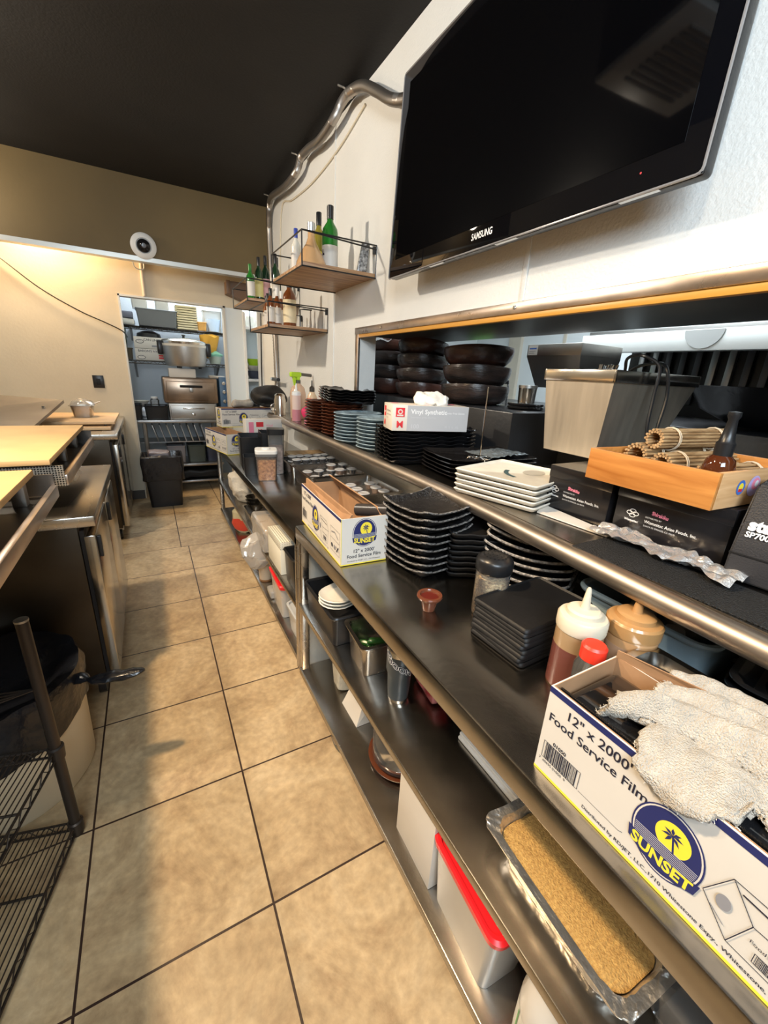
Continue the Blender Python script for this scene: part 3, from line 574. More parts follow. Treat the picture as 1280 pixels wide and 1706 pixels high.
cd = spline([(1.19, 1.85, 2.66), (1.19, 2.06, 2.705), (1.19, 2.21, 2.765), (1.19, 2.38, 2.87), (1.185, 2.53, 2.955), (1.18, 2.68, 2.995), (1.18, 2.80, 3.0), (1.18, 2.90, 2.975), (1.18, 3.05, 2.957), (1.18, 3.21, 2.957), (1.18, 3.40, 2.985), (1.18, 3.565, 2.992), (1.18, 3.67, 2.945), (1.18, 3.83, 2.932), (1.18, 4.08, 2.945), (1.18, 4.42, 2.985), (1.205, 4.60, 2.97), (1.215, 4.68, 2.88), (1.22, 4.70, 2.70), (1.22, 4.66, 2.3), (1.22, 4.61, 1.85), (1.22, 4.58, 1.17)], 44)
t = thing('flexible_conduit', 'ribbed metal flexible conduit snaking along the ceiling edge and down the wall', 'conduit')
cd0 = cd; b = nb(); tube(b, cd, .0235, 12, rip=.13); fin(b, 'conduit', mat('conduit_metal', (.42, .38, .34), .35, .9), t, ang=80)
for p in ((1.18, 2.70, 2.998), (1.18, 3.58, 2.99), (1.19, 4.47, 2.988)):
    b = nb(); lathe(b, [(.027, -.012), (.029, 0), (.027, .012)], 16); o = fin(b, 'clamp', STEELM, t); o.rotation_euler = (PI / 2, 0, 0); o.location = p
    b = nb(); tube(b, [(p[0] - .01, p[1] + .02, p[2] + .02), (p[0] - .03, p[1] + .03, p[2] + .03), (p[0] - .06, p[1] + .03, p[2] + .03)], .006, 6); fin(b, 'strap', STEELM, t)
b = nb(); tube(b, spline([(1.243, 2.62, 2.93), (1.243, 3.0, 2.86), (1.243, 3.5, 2.83), (1.243, 4.0, 2.86), (1.243, 4.30, 2.90), (1.243, 4.4, 2.6), (1.243, 4.45, 2.2)], 8), .0065, 6); tag(fin(b, 'thin_wall_cable', CREAM), 'thin cream cable pinned to the wall just below the flexible conduit', 'cable')
def wshelf2(loc, L, lab):
    t = thing('wall_shelf', lab, 'shelf', loc, group=None)
    W_ = .445; fin(B(nb(), -W_, 0, 0, 0, L, .022, .002), 'shelf_board', WALNUT, t)
    b = nb(); r = .0042; h = .165
    rp = [(-W_ - .004, -.004), (0, -.004), (0, L + .004), (-W_ - .004, L + .004)]
    for z in (h, -.002): tube(b, [(*rp[1], z), (*rp[0], z), (*rp[3], z), (*rp[2], z)], r, 6)
    tube(b, [(*rp[1], h - .02), (*rp[0], h - .0), ], r, 6)
    for q in rp: tube(b, [(*q, -.002), (*q, h)], r, 6)
    fin(b, 'wire_rail', BLACK, t); 
    for y in (-.006, L - .01): fin(B(nb(), -.02, y, h - .045, -.0, y + .012, h - .005, .002), 'hook_bracket', BLACK, t)
    return t
wshelf2((1.25, 2.43, 2.04), .61, 'wooden shelf with black wire rail, the highest and nearest of the three wall shelves')
wshelf2((1.25, 3.19, 1.785), .60, 'wooden shelf with black wire rail, the lowest of the three, holding amber bottles')
wshelf2((1.25, 3.86, 2.03), .62, 'wooden shelf with black wire rail, farthest from the camera, holding green wine bottles')
def bottle(lab, loc, h, r, body, cap=BLACK, lbl=WHITECARD, lz=(.12, .5), neck=.28, sh='std', marks=None, rz=0):
    t = thing('bottle', lab, 'bottle', loc, rz)
    nr = r * (.36 if sh == 'std' else .22)
    if sh == 'std': pr = [(0, 0), (r * .95, 0), (r, .01), (r, h * .60), (r * .92, h * .66), (nr * 1.15, h * .76), (nr, h * .80), (nr, h * .96), (0, h * .96)]
    elif sh == 'flare': pr = [(0, 0), (r, 0), (r * 1.02, .01), (r * .95, h * .16), (r * .68, h * .36), (nr * 1.6, h * .55), (nr, h * .68), (nr, h * .95), (0, h * .95)]
    fin(lathe(nb(), pr, 28), 'glass_body', body, t, ang=50)
    fin(lathe(nb(), [(nr * 1.12, h * (.80 if sh == 'std' else .82)), (nr * 1.15, h * .99), (nr, h), (0, h)], 20), 'cap', cap, t)
    if lbl:
        fin(lathe(nb(), [(r * 1.012, h * lz[0]), (r * 1.012, h * lz[1])], 28), 'label', lbl, t)
        if marks:
            def wp(u, v, hh): a = u / r; rad = r * 1.015 + hh; return Vector((-rad * math.cos(a), -rad * math.sin(a), v))
            prn(t, (0, 0, 0), (0, 1, 0), (0, 0, 1), marks, warp=wp)
    return t
SPOTS = [('p', [(-.012, .06), (0, .058), (.002, .07), (-.01, .073)], INK), ('p', [(.006, .085), (.02, .083), (.02, .094), (.009, .096)], INK), ('p', [(-.015, .10), (-.004, .10), (-.006, .112), (-.016, .11)], INK), ('t', 'sake', .004, .115, .018, INK, {'a': -90})]
Z1 = 2.062
bottle('flared decanter of cloudy amber drink on the highest wooden shelf', (.915, 2.60, Z1), .235, .088, PALEG, mat('silver_foil_cap', (.6, .6, .62), .3, .8), None, sh='flare')
bottle('green bottle with white label and black cap on the highest wooden shelf', (1.03, 2.60, Z1), .34, .046, GREENG, BLACK, WHITECARD, (.06, .40), marks=SPOTS)
bottle('dark yellow bottle with black cap behind the decanter on the highest shelf', (1.035, 2.80, Z1), .36, .040, mat('olive_glass', (.25, .20, .03), .08), BLACK, YEL, (.1, .4))
bottle('white bottle with blue neck at the left edge of the highest shelf', (.90, 2.84, Z1), .26, .030, WHITEGL, mat('blue_cap', (.04, .07, .35), .35), WHITECARD, (.1, .5))
b = nb(); B(b, -.03, -.012, 0, .03, .012, .16, .008, seg=2); 
for v in b.verts: v.co.x *= 1 - v.co.z * 1.2; v.co.y += v.co.z * .12; v.co.x += v.co.z * .22
t = thing('foil_pouch', 'black and silver patterned pouch leaning at the near end of the highest shelf', 'pouch', (1.17, 2.46, Z1)); fin(b, 'pouch', mat('patterned_pouch', (.03, .03, .03), .3, .3, .9, 60, col2=(.5, .5, .5)), t)
tag(fin(lathe(nb(), [(0, 0), (.036, 0), (.04, .004), (.04, .024), (.036, .028), (0, .028)], 28), 'round_tin', BLACK, loc=(1.13, 2.60, Z1)), 'large black round lid lying on the highest wooden shelf', 'tin')
tag(fin(lathe(nb(), [(0, 0), (.018, 0), (.02, .004), (.02, .02), (0, .022)], 20), 'round_tin', BLACK, loc=(1.115, 2.75, Z1)), 'small black round cap behind the large lid on the highest shelf', 'tin')
tag(fin(lathe(nb(), [(0, 0), (.016, 0), (.018, .004), (.018, .016), (0, .018)], 20), 'round_tin', BLACK, loc=(.845, 2.98, Z1)), 'small black cap at the far left corner of the highest shelf', 'tin')
Z3 = 1.807
bottle('large amber bottle with cream label, nearest on the lowest wooden shelf', (.99, 3.30, Z3), .33, .048, AMBER, BLACK, mat('cream_label', (.72, .60, .38), .5), (.08, .55), marks=[('t', 'Plum', -.03, .11, .03, INK, {'a': 20}), ('r', -.03, .05, .03, .056, RINK)])
for i, (x, y, lab) in enumerate(((.86, 3.34, 'at its front left'), (.93, 3.42, 'just left of the large one'), (.90, 3.58, 'behind the front pair'), (.99, 3.52, 'behind the cream labelled one'), (.92, 3.70, 'at the far end'))):
    bottle('small amber bottle on the lowest wooden shelf, ' + lab, (x, y, Z3), .25 + .02 * (i % 2), .031, AMBER, mat('white_cap', (.75, .72, .68), .4) if i % 2 else BLACK, WHITECARD, (.1, .5), marks=[('r', -.015, .06, .015, .075, BLUEI if i % 2 else RINK), ('r', -.015, .085, .015, .09, INK)])
tag(fin(tube(nb(), [(0, 0, 0), (0, 0, .12), (.03, 0, .125), (.09, 0, .125)], .005, 8), 'hook_rod', BLACK, loc=(1.05, 3.24, Z3)), 'small black bent hook rod standing on the lowest wooden shelf', 'hook')
Z2 = 2.052
for i, (x, y, h, g, lb, lab) in enumerate(((.85, 3.93, .26, GREENG, WHITECARD, 'short green bottle with white label at the left end of the farthest shelf'), (.93, 3.97, .33, DARKG, mat('yellow_label', (.70, .62, .25), .5), 'dark wine bottle with yellow label, second on the farthest shelf'), (1.0, 4.02, .36, DARKG, mat('pink_label', (.75, .42, .42), .5), 'dark wine bottle with pink label in the middle of the farthest shelf'), (1.065, 3.94, .37, DARKG, WHITECARD, 'dark wine bottle with white label near the wall on the farthest shelf'), (1.12, 4.10, .38, DARKG, None, 'tall dark unlabelled bottle nearest the wall on the farthest shelf'))):
    bottle(lab, (x, y, Z2), h, .034, g, BLACK if i else GREENG, lb, (.08, .5), marks=[('r', -.015, .08, .015, .086, INK)] if lb else None)
t = thing('wall_bracket', 'brown boxy bracket fixed on the back wall above the farthest shelf', 'bracket', (.93, 5.3, 2.30)); fin(hexa(nb(), [(-.07, -.16, -.05), (.15, -.16, -.12), (.16, 0, -.12), (-.07, 0, -.05), (-.07, -.16, .07), (.15, -.16, .07), (.16, 0, .07), (-.07, 0, .07)]), 'box_body', mat('brown_box', (.16, .09, .05), .5), t); fin(B(nb(), -.08, -.19, -.06, -.04, -.15, .07, .003), 'front_plate', mat('brown_box', (.16, .09, .05)), t)
t = thing('vent_grille', 'square ceiling air vent grille above the aisle', 'vent', (0.0, 1.50, 3.0), 12); fin(B(nb(), -.25, -.25, .0, .25, .25, .03, .004), 'frame', WHITEP, t)
for i in range(9): fin(B(nb(), -.16, -.18 + i * .04, -.012, .16, -.165 + i * .04, 0.0), 'louvre', STEELM, t)
for i, (loc, pw, col, sz, tg) in enumerate(LAMPS):
    t = thing('ceiling_lamp', 'black ceiling spot lamp, %s along the left of the aisle' % ('farthest', 'middle', 'nearest')[i], 'lamp', (loc[0], loc[1], 3.03))
    fin(lathe(nb(), [(.05, 0), (.05, -.07), (.045, -.07), (.04, -.02)], 20), 'lamp_shade', BLACK, t)

# ================================================================ TABLES AND UPPER SHELF
def table(name, lab, x0, x1, y0, y1, ztop, mids, lip=.06, legs=(), wheels=()):
    t = thing(name, lab, 'table', (x0, y0, 0)); L = y1 - y0; Wd = x1 - x0
    b = nb(); B(b, 0, 0, ztop - lip, Wd, L, ztop, .006); fin(b, 'tabletop', STEELD, t)
    for z in mids: s = fin(B(nb(), .002, .02, z - .03, Wd, L - .02, z, .004), 'undershelf', STEELD, t)
    for (x, y, zb) in legs: fin(B(nb(), x - .02, y - .02, zb, x + .02, y + .02, ztop - .01, .008), 'leg', STEEL, t)
    for (x, y) in wheels:
        c = fin(tube(nb(), [(x - .014, y, .052), (x + .014, y, .052)], .050, 24), 'caster_wheel', mat('grey_rubber', (.10, .11, .10), .5), t); fin(tube(nb(), [(x - .018, y, .052), (x + .018, y, .052)], .028, 16), 'wheel_hub', STEELM, c); fin(B(nb(), x + .016, y - .02, .03, x + .022, y + .02, .095, .002), 'caster_fork', STEELM, c)
    return t
NT = table('work_table', 'near steel work table holding black plate stacks and the large film box', .50, 1.235, -1.2, 1.655, .85, (.47, .105), legs=((.03, 2.83, .08), (.70, 2.83, .0), (.70, .03, 0)), wheels=((.035, 2.42), (.66, 2.42)))
FT = table('work_table', 'far steel work table holding sauce cup pans and film boxes', .53, 1.235, 1.735, 4.46, .772, (.385, .065), legs=((.02, .02, 0), (.03, 2.70, 0), (.68, .02, 0), (.68, 2.70, 0)))
tag(fin(box(.56, 1.675, .0, 1.2, 1.712, .76), 'filler_board', mat('pale_filler', (.50, .48, .42), .5)), 'pale upright board in the gap between the two work tables', 'board')
# back splash below the shelf and shelf
tag(fin(box(1.236, -.75, .86, 1.2485, 1.66, 1.085), 'splash_panel', mat('splash_steel', (.50, .50, .48), .3, .8)), 'pale metal splash panel behind the near table below the pass shelf', 'panel')
SH = thing('pass_shelf', 'long steel pass shelf with thick rounded tube edge above the tables', 'shelf', (0, 0, 0))
EDGE = [(.86, -.75), (.878, .15), (.905, .52), (.955, 1.10), (.968, 1.75), (.972, 2.60), (.985, 3.98)]
b = nb(); poly = EDGE + [(1.245, 3.98), (1.245, 2.60), (1.455, 2.60), (1.455, 1.395), (1.81, 1.395), (1.81, -.72), (1.245, -.72)]
poly = [(x + (.012 if i < 7 else 0), y) for i, (x, y) in enumerate(poly)]
prism(b, poly, 1.082, 1.109); fin(b, 'shelf_deck', STEELD, SH)
b = nb(); tube(b, spline([(x - .004, y, 1.084) for x, y in EDGE], 6), .0265, 20); fin(b, 'edge_tube', mat('tube_steel', (.46, .40, .34), .42, 1, .15, 6, rv=.06), SH)
for y in (-.3, .95, 1.9, 3.6): b = nb(); prism(b, [(1.235, 1.08), (1.02, 1.08), (1.235, .94)], y - .01, y + .01, axis='z'); b.free(); b = nb(); v = [(1.235, 1.08), (1.02, 1.08), (1.235, .94)]; hexa(b, [(1.02, y - .008, 1.07), (1.235, y - .008, .94), (1.235, y + .008, .94), (1.02, y + .008, 1.07), (1.02, y - .008, 1.081), (1.235, y - .008, 1.081), (1.235, y + .008, 1.081), (1.02, y + .008, 1.081)]); fin(b, 'bracket', STEELM, SH)
# black ledge behind the pass shelf
b = nb(); B(b, 1.46, 1.40, .0, 2.6, 3.2, 1.365, .006); B(b, 1.82, -1.2, .0, 2.6, 1.40, 1.365, .006)
tag(fin(b, 'hot_line_counter', mat('black_enamel', (.014, .014, .015), .3, bump=.05)), 'black counter of the hot line behind the pass shelf', 'counter')

# ================================================================ KITCHEN BEYOND
t = thing('exhaust_hood', 'white kitchen exhaust hood with dark filters behind the pass opening', 'hood', (2.35, 0, 0))
fin(B(nb(), 0, -1.6, 1.688, .06, 1.78, 1.785, .004), 'hood_lip', mat('hood_white', (.70, .72, .70), .35, .3), t); fin(B(nb(), .06, -1.6, 1.78, 1.2, 1.78, 1.81, .002), 'hood_roof', DS, t)
FM = mat('filter_steel', (.10, .10, .11), .35, .9)
fin(B(nb(), .50, -1.6, 1.3, .54, 1.76, 1.78), 'filter_back', BLACK, t)
for i in range(40): fin(B(nb(), .47, -1.55 + i * .082, 1.42, .50, -1.55 + i * .082 + .035, 1.775, .004), 'filter_bar', mat('filter_bright', (.45, .46, .47), .3, .9) if i % 5 > 2 else FM, t)
o = lathe(nb(), [(0, 0), (.085, 0), (.085, .004), (0, .004)], 32); bmesh.ops.bisect_plane(o, geom=o.verts[:] + o.edges[:] + o.faces[:], plane_co=(0, 0, 0), plane_no=(1, 0, 0), clear_outer=True)
ob = fin(o, 'round_emblem', mat('grey_disc', (.42, .43, .42), .4), t); ob.rotation_euler = (0, -PI / 2, 0); ob.location = (-.001, 1.12, 1.782)
t = thing('hooded_dispenser', 'grey metal dispenser with sloped chute and small sticker behind the pass opening', 'dispenser', (2.10, 1.64, 1.366), 0); t.scale = (.89, .89, .93)
hexa(b := nb(), [(-.1, -.16, .12), (.2, -.16, .12), (.2, .16, .12), (-.1, .16, .12), (-.18, -.2, .30), (.2, -.2, .30), (.2, .2, .30), (-.18, .2, .30)]); B(b, -.18, -.2, .30, .2, .2, .365, .003); fin(b, 'hopper', STEELM, t); fin(B(nb(), .0, -.1, 0, .2, .1, .13), 'stand', STEELM, t)
prn(t, (-.181, .2, .30), (0, -1, 0), (0, 0, 1), [('r', .01, .005, .085, .06, WHITECARD), ('r', .018, .038, .075, .046, BLUEI), ('r', .018, .026, .07, .029, GINK), ('r', .018, .015, .06, .018, GINK)])
t = thing('wire_basket', 'small clear tub of cutlery on the hot line counter behind the steel bin', 'basket', (1.86, 1.26, 1.366)); fin(B(nb(), -.05, -.075, .0, .05, .075, .21, .004), 'tub_body', CLEAR, t)
for i in range(14): b = nb(); a = random.random() * 6; tube(b, [(random.uniform(-.03, .03), random.uniform(-.05, .05), .01), (random.uniform(-.04, .04), random.uniform(-.06, .06), .23)], .004, 5); fin(b, 'utensil', CHROME, t)
t = thing('plastic_jar', 'clear jar with green lid behind the large clay bowls', 'jar', (2.05, 2.36, 1.366)); fin(lathe(nb(), [(0, 0), (.10, 0), (.105, .20), (.085, .25), (0, .25)], 28), 'jar_body', CLEAR, t); fin(lathe(nb(), [(.085, .25), (.085, .31), (0, .312)], 28), 'lid', mat('green_lid', (.25, .55, .15), .4), t)
t = thing('steel_cup', 'small steel cup standing on black lids at the left of the steel bin', 'cup', (1.72, 1.57, 1.398)); fin(lathe(nb(), [(0, 0), (.042, 0), (.045, .07), (.047, .075), (.041, .075), (.038, .006), (0, .006)], 28), 'cup_body', STEELB, t); fin(lathe(nb(), [(.047, .075), (.047, .088), (0, .09)], 28), 'lid', STEELM, t)
for k in range(2): tag(fin(lathe(nb(), [(0, 0), (.085, 0), (.092, .006), (.088, .014), (0, .014)], 32), 'black_dish', BLACKG, loc=(1.725, 1.575, 1.367 + k * .0155)), 'black dish under the small steel cup, %s of the two' % ('lower', 'upper')[k], 'dish', 'black dishes under the steel cup')
t = thing('glass_shaker', 'glass shaker with thin spout beside the large clay bowl stack', 'bottle', (1.83, 1.86, 1.366)); fin(lathe(nb(), [(0, 0), (.035, 0), (.035, .1), (.03, .12), (0, .12)], 20), 'glass_body', CLEAR, t); fin(lathe(nb(), [(.032, .12), (.03, .14), (.008, .15), (.006, .19), (0, .19)], 16), 'spout', BLACK, t)
for i, (x, y, z, w, h, m, lab) in enumerate(((2.0, 2.95, 1.366, .26, .30, BLACKM, 'black appliance'), (2.3, 3.55, 1.2, .3, .52, DS, 'grey steel appliance'), (2.05, 3.6, 1.2, .2, .42, WHITEP, 'white appliance'))):
    t = thing('kitchen_appliance', lab + ' seen beyond the clay bowls at the left of the pass opening', 'appliance', (x, y, z)); fin(B(nb(), -.1, -w / 2, 0, .15, w / 2, h, .006), 'casing', m, t); fin(B(nb(), -.108, -w / 2 + .03, h * .6, -.1, w / 2 - .03, h * .85, .002), 'front_panel', BLACKG if i != 0 else STEELM, t)
tag(fin(box(1.85, 3.22, .0, 2.6, 4.1, 1.199, .01), 'kitchen_cabinet', DS), 'steel cabinet in the kitchen beyond the pass opening, at the far left', 'cabinet')
t = thing('black_wok', 'large shallow black wok on the hot line counter at the right picture edge', 'wok', (2.10, .70, 1.366)); fin(lathe(nb(), [(0, .0), (.10, .01), (.22, .07), (.275, .155), (.282, .158), (.268, .155), (.21, .08), (.09, .022), (0, .015)], 44), 'wok_body', BLACKG, t); b = nb(); tube(b, [(-.05, -.25, .15), (.10, -.44, .25)], .010, 8); fin(b, 'handle', STEELB, t)
# ================================================================ ON THE PASS SHELF
ZS = 1.111
def bowl_bm(r, h, seed=0):
    b = lathe(nb(), [(0, 0), (r * .60, .0), (r * .78, h * .06), (r * .92, h * .30), (r * .985, h * .60), (r, h * .86), (r * .985, h * .97), (r * .94, h * .96), (r * .93, h * .78), (r * .88, h * .45), (r * .74, h * .16), (r * .4, .012), (0, .012)], 44)
    for v in b.verts:
        if v.co.z > h * .7: v.co.z += .006 * math.sin(2 * math.atan2(v.co.y, v.co.x) + seed)
    return b
SOOT = mat('rust_patch_clay', (.075, .026, .016), .32, 0, .5, 2.2, bump=.25, bs=28, stretch=(1, 1, 2), col2=(.012, .010, .009))
def bowls(cx, cy, r, zs, which, tilts):
    for k, z in enumerate(zs):
        n = len(zs); h = .110 if r > .18 else .098
        t = tag(fin(bowl_bm(r * (1 - .015 * (k % 2)), h, k * 1.7), 'clay_bowl', CLAY if (k + len(which)) % 3 else SOOT, loc=(cx, cy, z), ang=60), 'dark burnished clay bowl, %s of the %s' % (ORD[n - 1 - k], which), 'bowl', 'dark clay bowls stacked behind the pass shelf')
        t.rotation_euler = (math.radians(tilts[k]), math.radians(-tilts[k] * .5), k * .9)
bowls(1.67, 2.93, .195, (1.366, 1.462, 1.556, 1.646), 'left stack with foil on top', (0, 1, 0, 1))
bowls(1.64, 2.45, .172, (1.366, 1.453, 1.54, 1.622), 'middle stack of bowls', (0, -1, 1, 4))
bowls(1.68, 1.935, .198, (1.366, 1.468, 1.570), 'right and widest stack of bowls', (0, 0, -1))
b = nb(); bmesh.ops.create_grid(b, x_segments=26, y_segments=26, size=.2)
for v in b.verts:
    v.co.x *= .9; v.co.y *= 1.1; q = v.co.xy.length; v.co.z = .02 + .03 * noise.noise(v.co * 14) + .02 * noise.noise(v.co * 30) - (max(0, q - .15) * .35)
t = tag(fin(b, 'crumpled_foil_sheet', FOIL, loc=(1.64, 2.97, 1.75), ang=20), 'crumpled foil sheet on top of the left clay bowl stack', 'foil')
# black rim lit plates etc
def plate(hw, hd, r, h, wave=0, nw=8, rim=.012, floor=.005, foot=.8, lift=0, corner=0, steps=None):
    def zf(x, y, s):
        if s < foot * 1.02: return 0
        a = math.atan2(y / hd, x / hw); w = (s - foot) / (1 - foot)
        z = w * wave * math.sin(a * nw) + w * corner * (abs(x / hw) ** 3 * abs(y / hd) ** 3)
        z += lift * w * (abs(x) / hw) ** 2 * .5
        return z
    q = foot; b = nb()
    R_ = [(hw * q, hd * q, r * q, 0), (hw * (q + .08), hd * (q + .08), r, h * .25), (hw, hd, r, h), (hw - .003, hd - .003, r, h + .003), (hw - rim, hd - rim, r, h - .002), (hw * (q + .02), hd * (q + .02), r * q, floor), ]
    return loft(b, R_, True, True, n=5, dense=1, zf=zf)
def stack(name, bmf, m, n, pitch, loc, rz, lab, cat='plate', group=None, jit=1.5, m2=None, mesh_ang=50):
    first = None
    for k in range(n):
        r = rz + random.uniform(-jit, jit); p = (loc[0] + random.uniform(-.002, .002), loc[1] + random.uniform(-.002, .002), loc[2] + k * pitch)
        l = lab % ORD[n - 1 - k]
        if first is None: first = fin(bmf(), name, m, loc=p, rz=math.radians(r), ang=mesh_ang); tag(first, l, cat, group); o = first
        else: o = clone(first, p, r, l)
    return first
# wavy long plates under glove box
stack('long_wavy_plate', lambda: plate(.235, .115, .04, .021, .0035, 16, .010), BLACKG, 9, .0172, (1.165, 1.66, ZS), -5, 'long black wavy-rimmed plate, %s of the stack under the glove box', group='long black plates under the glove box', jit=.8)
# glove box
t = thing('glove_box', 'white and grey box of vinyl gloves on the stack of long black plates', 'glove box', (1.095, 1.575, 1.272), -15)
fin(B(nb(), -.145, -.065, 0, .145, .065, .092, .0015), 'carton', WHITECARD, t); t.scale = (1.22, 1.15, 1.2)
GB = mat('grey_print_side', (.42, .43, .45), .45)
prn(t, (-.145, -.065, 0), (1, 0, 0), (0, 0, 1), [('r', .055, .001, .289, .091, GB), ('r', .012, .050, .045, .082, RINK), ('e', .0285, .068, .009, .009, WHITECARD), ('e', .0285, .068, .005, .005, RINK), ('r', .017, .053, .040, .058, WHITECARD), ('t', 'M', .0285, .012, .034, RINK, {'al': 'c', 'b': .02}), ('t', 'Vinyl Synthetic', .068, .062, .023, WINK, {'b': .015}), ('t', 'Powder Free Gloves', .195, .064, .0095, WINK), ('t', 'Examination grade, latex free', .068, .047, .008, LGREY), ('t', '100', .068, .010, .022, LGREY, {'b': .01}), ('t', 'M  S  L  XL', .20, .012, .012, LGREY)])
prn(t, (-.145, .065, 0), (0, -1, 0), (0, 0, 1), [('r', .012, .045, .035, .082, RINK), ('r', .016, .058, .031, .064, WHITECARD), ('t', 'M', .0235, .012, .030, RINK, {'al': 'c', 'b': .02}), ('t', 'Vinyl Synthetic', .045, .065, .010, INK), ('t', 'Powder Free Gloves', .045, .052, .008, GINK), ('t', 'No. 100', .045, .04, .007, GINK)])
prn(t, (-.145, -.065, .092), (1, 0, 0), (0, 1, 0), [('r', .02, .085, .045, .11, PINK), ('t', 'Vinyl Synthetic', .06, .015, .014, RINK), ('r', .23, .08, .27, .11, PINK)])
b = nb(); bmesh.ops.create_icosphere(b, subdivisions=4, radius=.05)
for v in b.verts: v.co.x *= 1.35; v.co.z *= .62; v.co += noise.noise_vector(v.co * 26) * .020 + noise.noise_vector(v.co * 60) * .006
fin(b, 'glove_tuft', mat('white_glove_film', (.80, .77, .72), .4, bump=.3), t, loc=(.02, 0, .105))
# flat black plates with wire stand
stack('rectangular_black_plate', lambda: plate(.21, .145, .02, .016, .0006, 9, .014, corner=.006), BLACKG, 5, .0165, (1.232, 1.345, ZS), -8, 'rectangular black plate, %s of the stack carrying the wire spike', group='rectangular black plates on the pass shelf', jit=1)
t = thing('bill_spike', 'thin chrome wire spike stand on the topmost rectangular black plate', 'spike', (1.14, 1.235, 1.192), 12)
b = nb(); tube(b, [(0, 0, .01), (0, 0, .285)], .0022, 8); fin(b, 'spike', CHROME, t)
b = nb()
for r in (.045, .03, .015): tube(b, [(r * math.cos(a * PI / 12), r * math.sin(a * PI / 12), .012) for a in range(24)], .0018, 5, closed=True)
for a in range(3): c, s = math.cos(a * 2.1), math.sin(a * 2.1); tube(b, [(0, 0, .014), (.045 * c, .045 * s, .012), (.052 * c, .052 * s, -.001)], .002, 5)
fin(b, 'wire_base', CHROME, t)
b = nb(); bmesh.ops.create_grid(b, x_segments=24, y_segments=16, size=.1)
for v in b.verts: v.co.x *= 1.25; v.co.y *= .8; v.co.z = .004 + .010 * abs(noise.noise(v.co * 25))
tag(fin(b, 'clear_film_sheet', mat('silver_blue_film', (.30, .36, .40), .15, .6, bump=.6, bs=60), loc=(1.30, 1.31, 1.197), rz=.1), 'crumpled silvery film lying on the rectangular black plates beside the spike', 'film')
# cream square plates
def sq_plate(): return plate(.158, .158, .012, .015, .0, 8, .006, floor=.008, foot=.88)
f = stack('square_cream_plate', sq_plate, WHITEGL, 5, .0178, (1.118, 1.012, ZS), 15, 'square cream plate, %s of the cream stack on the pass shelf', group='square cream plates on the pass shelf', jit=1.2)
top = [o for o in bpy.data.objects if o.get('label', '').startswith('square cream plate, topmost')][0]
ARC = [(.10 * math.cos(a), .10 * math.sin(a)) for a in [PI * .55 + i * .09 for i in range(14)]]
prn(top, (.04, -.05, .0085), (1, 0, 0), (0, 1, 0), [('l', ARC, .016, mat('teal_glaze', (.06, .11, .12), .3)), ('e', .03, .02, .05, .035, mat('pale_glaze_patch', (.50, .47, .40), .3))], 'brush_mark')
# blue oval plates
for (x, y, rz, n, lab) in ((1.085, 2.26, 20, 9, 'farther'), (1.105, 1.99, 20, 9, 'nearer')):
    stack('oval_blue_plate', lambda: plate(.155, .118, .115, .016, 0, 8, .014, foot=.75), BLUEGL, n, .0188, (x, y, ZS), rz, 'oval blue-grey plate, %s of the ' + lab + ' of the two blue stacks', group='oval blue plates, ' + lab + ' stack', jit=2)
# brown ridged plates and black plates on top
for (x, y, lab) in ((1.075, 2.80, 'farther'), (1.085, 2.50, 'nearer')):
    stack('brown_scalloped_dish', lambda: plate(.135, .115, .1, .021, .002, 12, .010, foot=.7), BROWNGL, 10, .0195, (x, y, ZS), 10, 'brown scalloped dish, %s of the ' + lab + ' brown stack', 'dish', group='brown dishes, ' + lab + ' stack', jit=3)
stack('long_black_plate', lambda: plate(.30, .145, .05, .022, .003, 14, .012), BLACKG, 5, .0165, (1.155, 2.62, ZS + .201), 78, 'long black wavy plate, %s of those laid across the brown dishes', group='long black plates across the brown dishes', jit=1)
# bottles at the far end
t = thing('spray_bottle', 'clear spray bottle with lime green trigger head at the far end of the pass shelf', 'spray bottle', (1.10, 3.48, ZS), 200)
fin(lathe(nb(), [(0, 0), (.062, 0), (.066, .01), (.066, .20), (.055, .25), (.025, .28), (.02, .30), (0, .30)], 32), 'bottle_body', mat('peach_clear_plastic', (.80, .55, .38), .2, trans=.35), t)
b = nb(); B(b, -.03, -.018, .335, .075, .018, .375, .01); B(b, -.015, -.014, .30, .015, .014, .34, .004); hexa(b, [(.01, -.006, .25), (.03, -.006, .245), (.03, .006, .245), (.01, .006, .25), (.03, -.006, .34), (.055, -.006, .34), (.055, .006, .34), (.03, .006, .34)]); fin(b, 'trigger', LIME, t)
b = nb(); tube(b, [(-.03, 0, .358), (-.14, 0, .352)], .013, 10); fin(b, 'nozzle', mat('dark_nozzle', (.12, .11, .10), .3, .5), t)
fin(lathe(nb(), [(.024, .285), (.024, .312), (0, .312)], 16), 'collar', mat('dark_nozzle', (.1, .1, .1)), t)
t = thing('squeeze_bottle', 'tall clear squeeze bottle with pink sauce in front of the lime spray bottle', 'bottle', (1.03, 3.30, ZS))
fin(lathe(nb(), [(0, 0), (.036, 0), (.036, .20), (0, .20)], 24), 'bottle_body', mat('pale_clear_body', (.75, .58, .50), .2), t); fin(lathe(nb(), [(0, .001), (.0368, .001), (.0368, .09), (0, .09)], 24), 'sauce', mat('pink_sauce', (.55, .22, .25), .3), t); fin(lathe(nb(), [(.037, .2), (.035, .225), (.01, .235), (.005, .29), (0, .29)], 16), 'nozzle_cap', WHITEP, t)
t = thing('sauce_bottle', 'red sauce bottle with dark pour cap beside the brown dishes', 'bottle', (1.125, 3.20, ZS))
